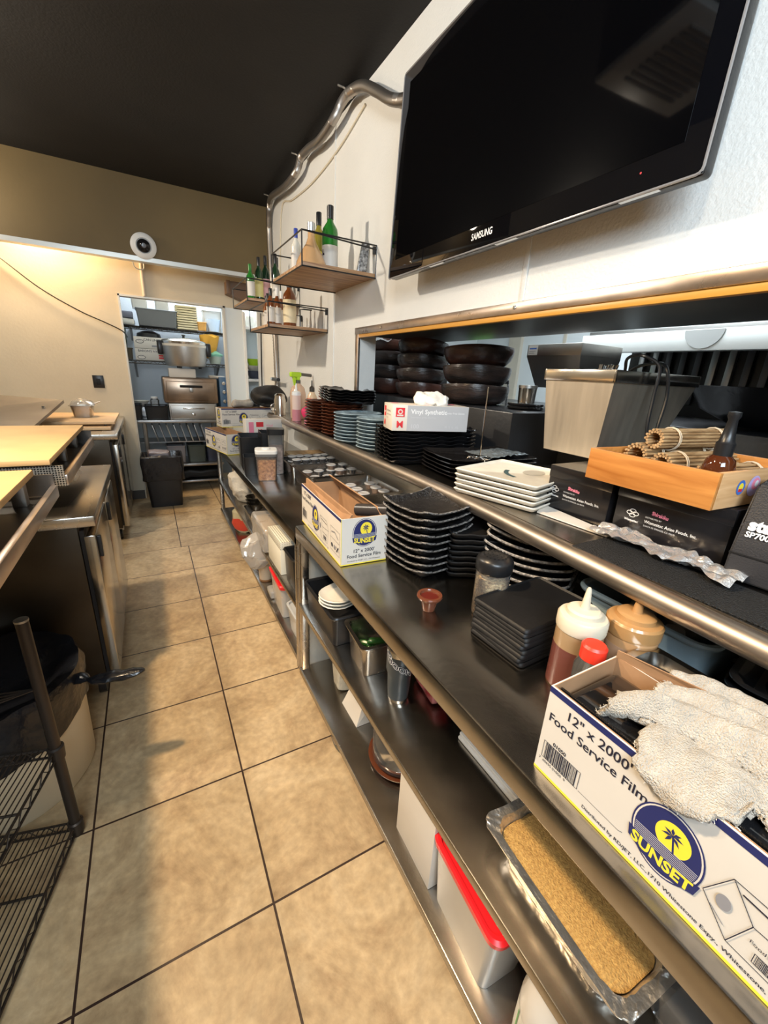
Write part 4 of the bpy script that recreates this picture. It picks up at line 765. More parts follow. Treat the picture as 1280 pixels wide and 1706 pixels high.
fin(lathe(nb(), [(0, 0), (.045, 0), (.046, .15), (.036, .20), (.016, .24), (0, .24)], 24), 'bottle_body', mat('amber_clear', (.70, .50, .32), .2), t); fin(lathe(nb(), [(.0468, .11), (.0468, .16), (.041, .185)], 24), 'label', mat('red_band', (.55, .06, .03), .4), t); fin(lathe(nb(), [(.02, .235), (.02, .265), (.006, .28), (.004, .32), (0, .32)], 16), 'pour_cap', mat('dark_cap', (.08, .07, .06), .3, .6), t)
b = nb(); bmesh.ops.create_icosphere(b, subdivisions=3, radius=.045); rough_up(b, .02, 18, 4)
tag(fin(b, 'pink_cloth_bundle', mat('pink_cloth', (.75, .04, .14), .6, bump=.3), loc=(1.055, 3.10, ZS + .085)), 'bright pink bundle perched on the small striped jar by the sauce bottle', 'cloth')
t = thing('striped_jar', 'small dark jar with pink stripes left of the brown dishes', 'jar', (1.045, 3.02, ZS)); fin(lathe(nb(), [(0, 0), (.04, 0), (.042, .055), (0, .06)], 24), 'jar_body', BLACK, t)
for z in (.012, .03): fin(lathe(nb(), [(.0425, z), (.0428, z + .007)], 24), 'stripe', PINK, t)
for k in range(4): tag(fin(lathe(nb(), [(0, 0), (.045, 0), (.058, .035), (.054, .035), (.04, .004), (0, .004)], 24), 'small_black_bowl', BLACKG, loc=(1.10, 2.985, ZS + k * .028)), 'small black bowl, %s of the little stack beside the red sauce bottle' % ORD[3 - k], 'bowl', 'small black bowls by the sauce bottle')
t = thing('steel_shaker', 'small steel shaker with side handle at the far end of the pass shelf', 'shaker', (1.02, 3.76, ZS)); fin(lathe(nb(), [(0, 0), (.052, 0), (.052, .13), (.045, .15), (.045, .17), (.03, .185), (0, .188)], 32), 'shaker_body', STEELB, t)
b = nb(); tube(b, spline([(-.05, 0, .03), (-.075, 0, .04), (-.078, 0, .08), (-.05, 0, .10)], 5), .006, 8); fin(b, 'handle', STEELB, t)
b = nb(); bmesh.ops.create_icosphere(b, subdivisions=4, radius=.17)
for v in b.verts: v.co.z *= .62; v.co.y *= 1.15; v.co += noise.noise_vector(v.co * 6) * .04
tag(fin(b, 'black_bag', BLACKM, loc=(1.02, 4.17, 1.235)), 'black fabric bag hanging off the far end of the pass shelf', 'bag')
t = thing('wall_pipe_valve', 'black and chrome rod sticking out from the conduit above the steel shaker', 'valve', (1.16, 4.35, 1.40)); b = nb(); tube(b, [(0, .15, 0), (-.0, -.05, .0)], .018, 12); fin(b, 'rod', BLACK, t); b = nb(); tube(b, [(0, .2, 0), (0, .15, 0)], .02, 12); fin(b, 'chrome_end', CHROME, t)
# black boxes
def blackbox(y0, y1, lab, x=1.115):
    t = thing('black_carton', lab, 'box', (x, y1, ZS)); L = y1 - y0
    fin(B(nb(), 0, -L, 0, .32, 0, .142, .003), 'carton', mat('black_gloss_card', (.012, .011, .012), .22), t); fin(B(nb(), -.0015, -L - .001, .105, .31, .001, .1435, .002), 'lid', mat('black_gloss_card', (.01, .01, .01)), t)
    s = .028 if L < .25 else .05
    kx = [(s + .016 * math.cos(a), .085 + 0 * a) for a in (0,)]
    it = []
    for dx, dz in ((-.008, 0), (.008, 0), (0, .006), (0, -.006)):
        it.append(('l', [(s + dx + .008 * math.cos(a * PI / 6), .068 + dz + .005 * math.sin(a * PI / 6)) for a in range(13)], .0014, WINK))
    it += [('t', 'Wismettac', s, .045, .0085, WINK, {'al': 'c', 'b': .02}), ('t', 'Shirakiku', s + .048, .078, .014, PINK, {'b': .02, 'a': -4, 'xs': .8}), ('t', 'DISTRIBUTED BY', s + .034, .066, .0055, LGREY), ('t', 'Wismettac Asian Foods, Inc.', s + .034, .052, .0115, WINK, {'xs': .95}), ('t', 'SANTA FE SPRINGS, CA 90670', s + .034, .042, .006, LGREY)]
    prn(t, (0, 0, 0), (0, -1, 0), (0, 0, 1), it); return t
blackbox(.655, .87, 'black carton with white maker print, the one beside the cream plates'); blackbox(.365, .635, 'black carton with white maker print beneath the wooden tray')
tag(fin(hexa(nb(), [(1.05, .60, ZS), (1.085, .60, ZS), (1.115, .865, ZS), (1.035, .83, ZS), (1.05, .60, ZS + .003), (1.085, .60, ZS + .003), (1.115, .865, ZS + .006), (1.035, .83, ZS + .004)]), 'paper_slip', WHITECARD), 'white folded paper slip lying in front of the black carton', 'paper')
b = nb(); bmesh.ops.create_grid(b, x_segments=70, y_segments=14, size=1)
for v in b.verts:
    y = .645 - (v.co.x + 1) / 2 * .345; w = v.co.y * (.046 + .010 * math.sin(v.co.x * 9)); x = 1.060 - .010 * v.co.x + w
    v.co = Vector((x, y, ZS + .008 + .016 * abs(noise.noise(Vector((x * 30, y * 30, 1)))) + .012 * abs(math.sin(v.co.y * 3 + y * 20))))
tag(fin(b, 'foil_strip', FOIL, ang=25), 'long crumpled foil strip along the foot of the black cartons', 'foil')
tag(fin(box(.905, -.35, 1.1095, 1.06, .60, 1.1125), 'rubber_mesh_mat', mat('black_mesh_mat', (.012, .012, .012), .5, bump=1., bs=240)), 'black rubber mesh mat under the foil strip at the shelf edge', 'mat')
# stainless bin
t = thing('stainless_bin', 'square flared stainless steel bin standing on the black carton', 'bin', (1.47, .955, 1.262), -2)
def fr(y0, y1, z): return z
b = nb(); 
lo = [(-.155, -.10), (.165, -.10), (.165, .12), (-.155, .12)]; hi = [(-.17, -.125), (.30, -.125), (.30, .15), (-.17, .15)]
def wallring(s, z): return [b.verts.new((x + (-s if x > 0 else s), y + (-s if y > 0 else s), z)) for x, y in (lo if z < .1 else hi)]
r0 = wallring(0, .0); r1 = wallring(0, .252); r2 = wallring(.004, .252); r3 = wallring(.004, .006)
for a, c in ((r0, r1), (r1, r2), (r2, r3)):
    for i in range(4): j = (i + 1) % 4; b.faces.new((a[i], a[j], c[j], c[i]))
b.faces.new(r0[::-1]); b.faces.new(r3); fin(b, 'bin_body', mat('bin_steel', (.62, .55, .45), .5, 1, .1, 5, rv=.06, stretch=(8, 8, .5)), t, smooth=False)
b = nb(); B(b, -.176, -.131, .252, -.168, .156, .29, .001); B(b, -.176, -.131, .252, .306, -.123, .29, .001); B(b, -.176, .148, .252, .306, .156, .29, .001); B(b, .298, -.131, .252, .306, .156, .29, .001); fin(b, 'rolled_rim', STEELB, t)
for x, y in ((-.13, .09), (-.13, -.08), (.14, .09), (.14, -.08)): fin(lathe(nb(), [(.014, -.006), (.016, .0), (0, 0)], 12, (x, y, 0)), 'foot', BLACK, t)
t = thing('power_cord', 'black power cord looping over the rim of the stainless bin', 'cord')
b = nb(); tube(b, spline([(1.62, 1.02, 1.50), (1.60, 1.00, 1.56), (1.52, .95, 1.60), (1.45, .86, 1.605), (1.46, .80, 1.57), (1.45, .79, 1.48), (1.43, .775, 1.38), (1.44, .76, 1.30)], 10), .0055, 8); fin(b, 'cable', BLACK, t)
b = nb(); tube(b, spline([(1.60, 1.04, 1.50), (1.62, .98, 1.57), (1.56, .88, 1.585), (1.50, .80, 1.57), (1.50, .775, 1.48), (1.47, .765, 1.36), (1.46, .75, 1.30)], 10), .0055, 8); fin(b, 'cable', BLACK, t)
t = thing('black_socket_box', 'small black plug block behind the bamboo mats', 'plug', (1.42, .70, 1.258)); fin(B(nb(), -.03, -.035, 0, .03, .035, .10, .02, seg=3), 'plug_body', BLACK, t)
# wooden tray
t = thing('wooden_tray', 'orange varnished wooden tray box with stickers, on the black cartons', 'tray', (1.045, .70, 1.258), -3)
L, D, H_ = .315, .40, .082
fin(B(nb(), 0, -L, 0, .011, 0, H_, .001), 'side_board', ORANGEW, t); fin(B(nb(), D - .011, -L, 0, D, 0, H_, .001), 'side_board', ORANGEW, t)
fin(B(nb(), .011, -L, 0, D - .011, -L + .011, H_, .001), 'end_board', wood('end_wood', (.50, .27, .11), (.66, .40, .20), (3, 40, 40)), t); fin(B(nb(), .011, -.011, 0, D - .011, 0, H_, .001), 'end_board', ORANGEW, t); fin(B(nb(), .011, -L + .011, .0, D - .011, -.011, .007), 'tray_floor', ORANGEW, t)
prn(t, (0, -L, 0), (1, 0, 0), (0, 0, 1), [('e', .10, .045, .017, .017, BLUEI), ('e', .10, .045, .010, .010, YEL), ('r', .092, .035, .108, .042, RINK), ('e', .155, .045, .026, .024, mat('lilac_ink', (.5, .4, .65), .5)), ('e', .16, .05, .016, .014, PINK), ('e', .165, .05, .008, .008, WINK)], 'sticker')
def bam_roll(loc, rz, L, r, n, lab, tilt=0):
    t = thing('bamboo_mat', lab, 'mat', loc, rot=(tilt, 0, math.radians(rz))); b = nb()
    for i in range(n):
        a = i / n * 2 * PI * 1.8; q = r * (1 - .38 * i / n); tube(b, [(-L / 2, q * math.cos(a), q * math.sin(a)), (L / 2, q * math.cos(a), q * math.sin(a))], .0036, 6)
    fin(b, 'bamboo_slats', BAMBOO, t); b = nb()
    for x in (-L * .3, L * .3):
        for d in (-.003, .003): tube(b, [(x + d, (r + .0045) * math.cos(a * .4), (r + .0045) * math.sin(a * .4)) for a in range(16)], .0016, 5, closed=True)
    fin(b, 'binding_string', mat('cotton_string', (.62, .52, .38), .9), t); return t
bam_roll((1.28, .545, 1.315), -8, .27, .030, 30, 'rolled bamboo mat lying in the middle of the wooden tray'); bam_roll((1.30, .62, 1.325), -6, .30, .034, 32, 'rolled bamboo mat on the far side of the wooden tray'); bam_roll((1.31, .585, 1.375), -7, .30, .026, 28, 'rolled bamboo mat resting on top of the other two')
bam_roll((1.33, .475, 1.298), -7, .25, .026, 24, 'rolled bamboo mat at the near side of the wooden tray behind the dropper')
t = thing('dropper_bottle', 'small amber bottle with black pump cap in the wooden tray', 'bottle', (1.11, .425, 1.267))
fin(lathe(nb(), [(0, 0), (.028, 0), (.031, .006), (.031, .075), (.027, .092), (.014, .104), (0, .104)], 32), 'glass_body', mat('brown_dropper_glass', (.07, .018, .006), .06, coat=.3), t); fin(lathe(nb(), [(.018, .10), (.0185, .128), (.015, .132), (.012, .15), (.009, .178), (.0125, .186), (.012, .195), (0, .197)], 24), 'pump_cap', BLACK, t)
# receipt printer
t = thing('receipt_printer', 'black receipt printer with white lettering at the right picture edge', 'printer', (1.075, .345, ZS + .002), 6)
b = nb(); prism(b, [(0, 0), (.26, 0), (.26, .19), (.12, .215), (.045, .205), (.02, .12), (0, .06)], -.34, 0, axis='y'); bmesh.ops.bevel(b, geom=b.edges[:], offset=.004, segments=2, affect='EDGES'); fin(b, 'printer_body', mat('charcoal_plastic', (.022, .021, .023), .45, bump=.15, bs=300), t)
fin(B(nb(), -.002, -.34, .058, .004, 0, .061), 'cover_seam', BLACK, t)
prn(t, (-.002, 0, .06), (0, -1, 0), (.33, 0, .95), [('t', 'star', .014, .056, .034, WINK, {'b': .05}), ('t', 'SP700', .014, .040, .0165, WINK, {'b': .03})], off=.003)
# ================================================================ FILM BOXES
def logo(cu, cv, rx, ry, s=1):
    it = [('e', cu, cv, rx * 1.08, ry * 1.06, NAVY), ('e', cu, cv, rx * 1.03, ry * 1.02, WHITECARD), ('e', cu, cv, rx * .98, ry * .98, NAVY)]
    sc = (cu + rx * .12, cv + ry * .28); r = rx * .52
    it.append(('p', [(sc[0] + r * math.cos(a), max(sc[1] + r * 1.1 * math.sin(a), cv - ry * .08)) for a in [i * 2 * PI / 40 for i in range(40)]], YEL))
    for i in range(7): y = cv - ry * (.08 + .055 * i); w = rx * math.sqrt(max(0, 1 - ((y - cv) / ry) ** 2)) * .95; it.append(('l', [(cu - w, y), (cu + w, y)], ry * .018, LGREY))
    bx, by = sc[0] - r * .05, sc[1] + r * .25
    it.append(('p', [(bx + r * .22, cv - ry * .1), (bx + r * .34, cv - ry * .1), (bx + r * .08, by), (bx - .04 * r, by)], NAVY))
    for a in (10, 50, 100, 150, 195, 320, 240):
        a = math.radians(a); q = r * .62; t1 = (bx + q * math.cos(a), by + q * math.sin(a) - q * .15); m1 = (bx + q * .5 * math.cos(a + .35), by + q * .5 * math.sin(a + .35)); m2 = (bx + q * .5 * math.cos(a - .3), by + q * .5 * math.sin(a - .3))
        it.append(('p', [(bx, by), m2, t1, m1], NAVY))
    it.append(('p', [(cu - rx * 1.1, cv - ry * .30), (cu - rx * .6, cv - ry * .42), (cu, cv - ry * .46), (cu + rx * .6, cv - ry * .42), (cu + rx * 1.1, cv - ry * .30), (cu + rx * 1.02, cv - ry * .66), (cu + rx * .5, cv - ry * .86), (cu, cv - ry * .92), (cu - rx * .5, cv - ry * .86), (cu - rx * 1.02, cv - ry * .66)], NAVY))
    it.append(('t', 'SUNSET', cu, cv - ry * .76, rx * .58, YEL, {'al': 'c', 'b': .035, 'arc': 3.2 * .028 / rx * 1.0, 'xs': .92}))
    return it
def barcode(u, v, w, h, sd=1):
    rnd = random.Random(sd); it = [('l', [(u, v), (u + w, v), (u + w, v + h), (u, v + h), (u, v)], .0008, INK)]; x = u + w * .06
    while x < u + w * .92: q = rnd.choice((.0006, .0010, .0018)) * w / .06; it.append(('r', x, v, x + q, v + h, INK)); x += q + rnd.choice((.0008, .0012)) * w / .06
    return it
def filmbox(lab, loc, rz, inside='roll'):
    t = thing('film_box', lab, 'box', loc, rz); L, D, H_ = .50, .178, .175; T = .003
    b = nb(); B(b, 0, -L, 0, T, 0, H_); B(b, D - T, -L, 0, D, 0, H_ + .0); B(b, T, -L, 0, D - T, -L + T, H_); B(b, T, -T, 0, D - T, 0, H_); B(b, T, -L + T, 0, D - T, -T, T)
    fin(b, 'carton', WHITECARD, t, smooth=False)
    b = nb(); B(b, T + .0002, -L + T, T, T + .0012, -T, H_ + .001); B(b, D - T - .0012, -L + T, T, D - T - .0002, -T, H_ + .001); B(b, T, -L + T + .0002, T, D - T, -L + T + .0012, H_ + .001); B(b, T, -T - .0012, T, D - T, -T - .0002, H_ + .001)
    fin(b, 'brown_lining', CARD, t, smooth=False)
    it = [('r', 0, 0, L, .005, YEL), ('r', 0, H_ - .011, L, H_, NAVY),
          ('t', '12" x 2000\'', .036, .138, .0235, INK, {'b': .012}), ('t', 'Food Service Film', .008, .112, .0228, INK, {'b': .012}),
          *barcode(.010, .034, .070, .034, 3), ('t', '01050', .026, .071, .010, INK, {'b': .02}), ('t', '7  60695 01050  9', .006, .0255, .0072, INK),
          ('l', [(.083, .034), (.150, .034), (.156, .037)], .0007, INK),
          ('t', 'Distributed by RD/JET, LLC.,1710 Whitestone Expy., Whitestone, NY  11357', .094, .012, .0088, INK, {'b': .008}), *logo(.205, .082, .041, .052)]
    # outline drawing of the dispenser box
    a = [(.252, .070), (.272, .118), (.300, .080), (.286, .030), (.252, .070)]; it += [('l', a, .0010, INK), ('l', [(.272, .118), (.350, .118), (.372, .085), (.300, .080)], .001, INK), ('l', [(.286, .030), (.360, .030), (.372, .085)], .001, INK), ('l', [(.283, .108), (.352, .104)], .0022, INK), ('e', .272, .076, .0075, .011, GINK), ('l', [(.262, .060), (.279, .047)], .0014, GINK), ('t', 'Food Service Film', .302, .058, .0075, INK), *barcode(.310, .036, .035, .014, 8)]
    it += [('l', [(.395, .03), (.49, .03), (.49, .12), (.395, .12), (.395, .03)], .001, INK), ('l', [(.395, .078), (.49, .078)], .001, INK), ('l', [(.405, .10), (.44, .108), (.475, .092)], .004, GINK), ('e', .412, .05, .008, .008, INK), ('e', .44, .05, .009, .009, GINK), ('l', [(.46, .04), (.48, .062)], .005, INK), ('l', [(.455, .06), (.482, .045)], .004, GINK)]
    prn(t, (0, 0, 0), (0, -1, 0), (0, 0, 1), it)
    E_ = [('r', 0, 0, D, .004, YEL), ('l', [(.001, 0), (.001, H_)], .002, YEL), *logo(D / 2, .118, .043, .050), ('t', '12" x 2000\'', D / 2, .045, .0185, INK, {'al': 'c', 'b': .01}), ('t', 'Food Service Film', D / 2, .026, .0185, INK, {'al': 'c', 'b': .01}), ('t', 'Distributed by RD/JET, LLC., 1710 Whitestone', D / 2, .012, .0068, INK, {'al': 'c'})]
    prn(t, (0, -L, 0), (1, 0, 0), (0, 0, 1), E_); prn(t, (D, 0, 0), (-1, 0, 0), (0, 0, 1), E_)
    return t, L, D, H_
t, L, D, H_ = filmbox('large white and blue film box nearest the camera with a towel draped over it', (.531, .336, .851), 0)
b = nb(); B(b, .024, -L + .01, .02, .168, -.008, .158, .02, seg=3); fin(b, 'film_roll', mat('black_film_roll', (.008, .008, .009), .1, coat=.5), t)
for k, x in enumerate((.008, .019)): b = nb(); tube(b, [(x, -L + .006, H_ - .006 - .003 * k), (x, -.008, H_ - .006 - .003 * k)], .0032, 6); fin(b, 'cutter_rail', mat('dark_cutter', (.05, .045, .045), .2, .8), t)
b = nb(); 
for i in range(150): B(b, .0115, -.012 - i * .0032, H_ - .003, .0135, -.010 - i * .0032, H_ - .0005)
fin(b, 'serrated_edge', CHROME, t, smooth=False)
b = nb(); hexa(b, [(D - .003, -.002, H_ - .01), (D, -.002, H_ - .01), (D + .03, -.30, H_ + .02), (D + .027, -.30, H_ + .02), (D - .008, -.002, H_ + .015), (D - .005, -.002, H_ + .015), (D + .02, -.30, H_ + .045), (D + .017, -.30, H_ + .045)]); hexa(b, [(D - .003, -.31, H_ - .01), (D, -.31, H_ - .01), (D, -L, H_ - .01), (D - .003, -L, H_ - .01), (D - .006, -.31, H_ + .035), (D - .003, -.31, H_ + .035), (D, -L, H_ + .02), (D - .003, -L, H_ + .02)]); rough_up(b, .003, 30); fin(b, 'torn_flap', CARD, t, smooth=False)
# towel
TEDGE = []
def towel():
    b = nb(); NX, NY = 90, 80; V = {}
    zt = .851 + .175
    for i in range(NX + 1):
        for j in range(NY + 1):
            u, v = i / NX, j / NY            # u runs along the box towards the camera, v from the front edge to the back
            wid = .235 - .03 * abs(u - .5)
            y = .268 - u * .262 - .045 * v * (1 - u) * .6 + .010 * math.sin(v * 7 + 1)
            x = .522 + .018 * math.sin(u * 5) + v * wid + .035 * u
            f1 = max(0, 1 - abs(v - .30 - u * .35) / .13) ** .7; f2 = max(0, 1 - abs(v - .66 - u * .12) / .12) ** .7; f3 = max(0, 1 - abs(v - .93) / .08)
            z = zt + .004 + .036 * f1 + .030 * f2 + .018 * f3 + .010 * noise.noise(Vector((u * 5, v * 5, 3))) + .004 * noise.noise(Vector((u * 17, v * 17, 9)))
            z -= .035 * max(0, u - .62) * 2 * (1 - v) + .03 * max(0, .12 - u) / .12 * (1 - v)
            if v < .22 and .26 < u < .74:          # tip hanging over the printed face
                q = (.22 - v) / .22 * max(0, 1 - abs(u - .50) / .24); w = min(1, q * 3); x = x * (1 - w) + (.5235 + .002 * math.sin(u * 30)) * w; z = z * (1 - w) + (zt + .004 - .034 * q) * w
            elif v < .22: x += (.22 - v) * .22
            if i in (0, NX) or j in (0, NY): x += random.uniform(-.002, .002); y += random.uniform(-.003, .003)
            V[i, j] = b.verts.new((x, y, max(z, zt - .075)))
    for i in range(NX):
        for j in range(NY): b.faces.new((V[i, j], V[i + 1, j], V[i + 1, j + 1], V[i, j + 1]))
    TEDGE.extend([V[i, j].co.copy() for i in range(NX + 1) for j in range(NY + 1) if i in (0, NX) or j in (0, NY)])
    bmesh.ops.recalc_face_normals(b, faces=b.faces)
    o = fin(b, 'terry_towel', CLOTH, ang=80); m = o.modifiers.new('s', 'SOLIDIFY'); m.thickness = .006; m.offset = 1; return o
tw = tag(towel(), 'off-white terry towel crumpled over the nearest film box', 'towel')
b = nb(); rnd = random.Random(4)
for p in TEDGE:
    for _ in range(3):
        d = Vector((rnd.uniform(-1, 1), rnd.uniform(-1, 1), rnd.uniform(-.9, .5))) * .005; tube(b, [p, p + d * .6, p + d + Vector((0, 0, -.001))], .0005, 3)
fr_ = fin(b, 'frayed_threads', mat('thread', (.66, .60, .51), .95), tw)
t2, L, D, H_ = filmbox('white film box with open brown flaps standing where the two work tables meet', (.548, 1.70, .852), -2.8)
b = nb(); hexa(b, [(.012, -.46, .10), (.017, -.46, .10), (.017, -.02, .10), (.012, -.02, .10), (.045, -.48, H_ + .005), (.052, -.48, H_ + .005), (.022, -.02, H_ + .028), (.015, -.02, H_ + .028)]); fin(b, 'open_flap', CARD, t2, smooth=False)
b = nb(); hexa(b, [(D - .02, -L + .01, H_ - .01), (D - .012, -L + .01, H_ - .01), (D - .004, -.01, H_ - .02), (D - .012, -.01, H_ - .02), (D - .03, -L + .04, H_ + .02), (D - .022, -L + .04, H_ + .02), (D - .05, -.01, H_ + .035), (D - .058, -.01, H_ + .035)]); fin(b, 'open_flap', CARD, t2, smooth=False)
b = nb(); tube(b, [(.12, -.36, .155), (.19, -.49, .185)], .024, 20); fin(b, 'film_roll', mat('smoky_roll', (.035, .03, .028), .3), t2)
filmbox('white film box at the far end of the far table, the lower of the two', (.425, 4.20, .773), 13)
filmbox('white film box lying crosswise on another box at the far table end', (.575, 4.16, .950), 98)
b = nb(); B(b, -.10, -.07, 0, .10, .07, .07, .03, seg=4); bmesh.ops.subdivide_edges(b, edges=b.edges, cuts=2, use_grid_fill=True); rough_up(b, .022, 14, 8); tag(fin(b, 'folded_towel', CLOTH, loc=(.80, 4.32, 1.126)), 'white towel folded on top of the farthest film box', 'towel')
# ================================================================ ON THE NEAR TABLE
ZT = .851
def rough_plate():
    b = plate(.117, .117, .014, .020, .002, 17, .009, foot=.80, corner=.020)
    for v in b.verts:
        if max(abs(v.co.x), abs(v.co.y)) > .105: v.co += noise.noise_vector(v.co * 70) * .0045
    return b
def rough_stack():
    lab = 'square black rough-rimmed plate, %s of the tall stack'; first = None
    GL = mat('speckled_glint_rim', (.30, .28, .26), .3, 0, .5, 170, bump=.8, bs=260, col2=(.012, .011, .011))  # rim glints painted as pale and black speckle over the worn grey edge
    for k in range(9):
        p = (.822 + random.uniform(-.002, .002), 1.118 + random.uniform(-.002, .002), ZT + k * .0262); a = 8 + random.uniform(-2.2, 2.2)
        if first is None:
            first = fin(rough_plate(), 'square_black_plate', BLACKS, loc=p, rz=math.radians(a), ang=50); tag(first, lab % ORD[8], 'plate', 'tall stack of square black plates')
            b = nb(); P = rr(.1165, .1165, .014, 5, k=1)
            tube(b, [Vector((x, y, .0195 + .020 * abs(x / .117) ** 3 * abs(y / .117) ** 3)) + noise.noise_vector(Vector((x, y, 0)) * 70) * .002 for x, y in P], .0032, 6, closed=True); fin(b, 'worn_glint_rim', GL, first)
        else: clone(first, p, a, lab % ORD[8 - k])
rough_stack()
stack('flat_black_plate', lambda: plate(.125, .115, .014, .018, .0012, 15, .008, foot=.86), BLACKM, 8, .0205, (.985, 1.02, ZT), -28, 'flat black plate, %s of the stack tucked behind the tall square plates', group='flat black plates behind the tall stack', jit=1.5)
def curved():
    b = plate(.14, .13, .02, .012, .0008, 13, .007, foot=.9)
    for v in b.verts: v.co.z += 1.35 * v.co.x ** 2 
    return b
c0 = None
for k in range(7):
    nm = 'curved_black_plate'
    def cb():
        bm = curved(); return bm
    o = fin(cb(), nm, [BLACKM], loc=(1.10 - .004 * math.sin(k * 2), .86, ZT + k * .0275), rz=math.radians(-62 + random.uniform(-2, 2)), ang=50) if c0 is None else clone(c0, (1.10 - .004 * math.sin(k * 2), .86, ZT + k * .0275), -62 + random.uniform(-2, 2))
    if c0 is None:
        c0 = o; rim = nb(); P = rr(.1405, .1305, .02, 5, k=1); tube(rim, [(x, y, .012 + 1.35 * x * x) for x, y in P], .0042, 6, closed=True); fin(rim, 'worn_glint_rim', RIMGREY, o)
    tag(o, 'curved black plate with worn grey rim, %s of its stack' % ORD[6 - k], 'plate', 'curved black plates with grey rims')
stack('square_slate_plate', lambda: plate(.095, .085, .010, .008, .0, 8, .006, floor=.006, foot=.93), BLACKM, 9, .0118, (.832, .625, ZT), 2, 'thin square black plate, %s, stacked beside the squeeze bottles', group='thin square black plates', jit=1.8)
# enlarge the thin square stack to the width seen
for o in [o for o in bpy.data.objects if o.name.startswith('square_slate_plate')]: o.scale = (1.42, 1.04, 1)
t = thing('sesame_shaker', 'glass jar of sesame seeds with black perforated lid', 'shaker', (.800, .752, ZT))
fin(lathe(nb(), [(0, 0), (.044, 0), (.048, .006), (.048, .135), (.044, .145), (0, .145)], 32), 'jar_body', CLEAR, t); fin(lathe(nb(), [(0, .004), (.0462, .005), (.0462, .118), (0, .120)], 32), 'sesame_fill', SESAME, t)
b = nb(); lathe(b, [(.050, .142), (.052, .146), (.052, .172), (.048, .180), (.030, .190), (0, .193)], 32); 
l = fin(b, 'lid', BLACK, t); b = nb()
for i in range(3):
    for a in range(6 * (i + 1)): q = a / (6 * (i + 1)) * 2 * PI; rr_ = .011 * (i + 1); lathe(b, [(.0026, 0), (.0022, .0016), (0, .002)], 6, (rr_ * math.cos(q), rr_ * math.sin(q), .193 - rr_ * .11 - .0008))
fin(b, 'lid_studs', BLACKM, l)
t = thing('dipping_cup', 'small brown ribbed sauce cup alone on the dark table top', 'cup', (.652, .842, ZT))
b = nb(); lathe(b, [(0, 0), (.018, 0), (.021, .012), (.025, .034), (.036, .04), (.038, .046), (.036, .050), (.029, .050), (.026, .045), (.020, .014), (0, .012)], 48)
for v in b.verts:
    if .034 < v.co.z < .049 and v.co.xy.length > .03: a = math.atan2(v.co.y, v.co.x); v.co.xy *= 1 + .03 * math.sin(a * 24)
fin(b, 'cup_body', mat('red_brown_glaze', (.13, .04, .02), .2, coat=.3), t); fin(lathe(nb(), [(.0265, .043), (0, .043)], 32), 'sauce', mat('dark_red_sauce', (.10, .015, .01), .1), t)
def squeeze(lab, loc, bodym, saucem, capm, h, sz, r=.050):
    t = thing('squeeze_bottle', lab, 'bottle', loc)
    fin(lathe(nb(), [(0, 0), (r * .96, 0), (r, .005), (r, h), (r * .9, h + .006), (0, h + .006)], 40), 'bottle_body', bodym, t)
    fin(lathe(nb(), [(0, .002), (r * 1.004, .003), (r * 1.004, sz), (0, sz)], 40), 'sauce', saucem, t)
    fin(lathe(nb(), [(r * 1.03, h - .004), (r * 1.05, h), (r * 1.05, h + .024), (r * .98, h + .029), (r * .74, h + .031), (r * .72, h + .040), (r * .62, h + .044), (r * .20, h + .045), (r * .10, h + .090), (r * .06, h + .094), (0, h + .094)], 40), 'nozzle_cap', capm, t)
    return t
squeeze('clear squeeze bottle with white nozzle cap and dark red sauce', (.772, .452, ZT), mat('tea_coloured_plastic', (.36, .24, .13), .2, coat=.3), mat('dark_red_liquid', (.15, .05, .04), .25, coat=.3), mat('white_cap_plastic', (.60, .54, .42), .4), .150, .105, .049)
squeeze('tan squeeze bottle with tan nozzle cap behind the nearest film box', (.885, .402, ZT), mat('peanut_sauce_plastic', (.46, .26, .12), .25, coat=.3), mat('peanut_sauce', (.42, .25, .15), .3, coat=.3), mat('tan_cap', (.42, .23, .09), .25, coat=.4), .140, .115, .054)
t = thing('red_capped_bottle', 'squat bottle with bright red cap squeezed behind the film box corner', 'bottle', (.712, .380, ZT)); fin(lathe(nb(), [(0, 0), (.028, 0), (.03, .12), (.02, .14), (0, .14)], 24), 'bottle_body', CLEAR, t); fin(lathe(nb(), [(.024, .138), (.024, .165), (.020, .170), (0, .171)], 28), 'cap', mat('bright_red_cap', (.80, .04, .02), .35), t)
# blue grey bin with portion cups
t = thing('plastic_bus_bin', 'blue-grey plastic bin of portion cups under the pass shelf', 'bin', (1.108, .448, ZT)); BG = mat('blue_grey_plastic', (.26, .34, .38), .35)
b = nb(); loft(b, [(.112, .142, .03, 0), (.124, .156, .035, .128), (.120, .152, .032, .128), (.108, .138, .028, .006)], n=5); fin(b, 'bin_body', BG, t)
b = nb(); tube(b, [(x, y, .128) for x, y in rr(.130, .162, .04, 6)], .008, 8, closed=True); fin(b, 'rolled_rim', BG, t)
PC = glass('portion_cup_plastic', (.9, .9, .9), .3, .25, (.55, .56, .56))
for k, (x, y, z, n, r, lab) in enumerate(((1.09, .485, .862, 5, .033, 'tall column in the blue-grey bin'), (1.075, .395, .862, 3, .028, 'short column in the blue-grey bin'))):
    for i in range(n):
        o = fin(lathe(nb(), [(r, 0), (r * 1.03, .002), (r * .72, .045), (0, .045), (r * .69, .043), (r * .97, .001)], 28), 'portion_cup', PC, loc=(x, y, z + i * .018)); tag(o, 'upturned portion cup, %s of the %s' % (ORD[n - 1 - i], lab), 'cup', 'upturned portion cups in the blue-grey bin')
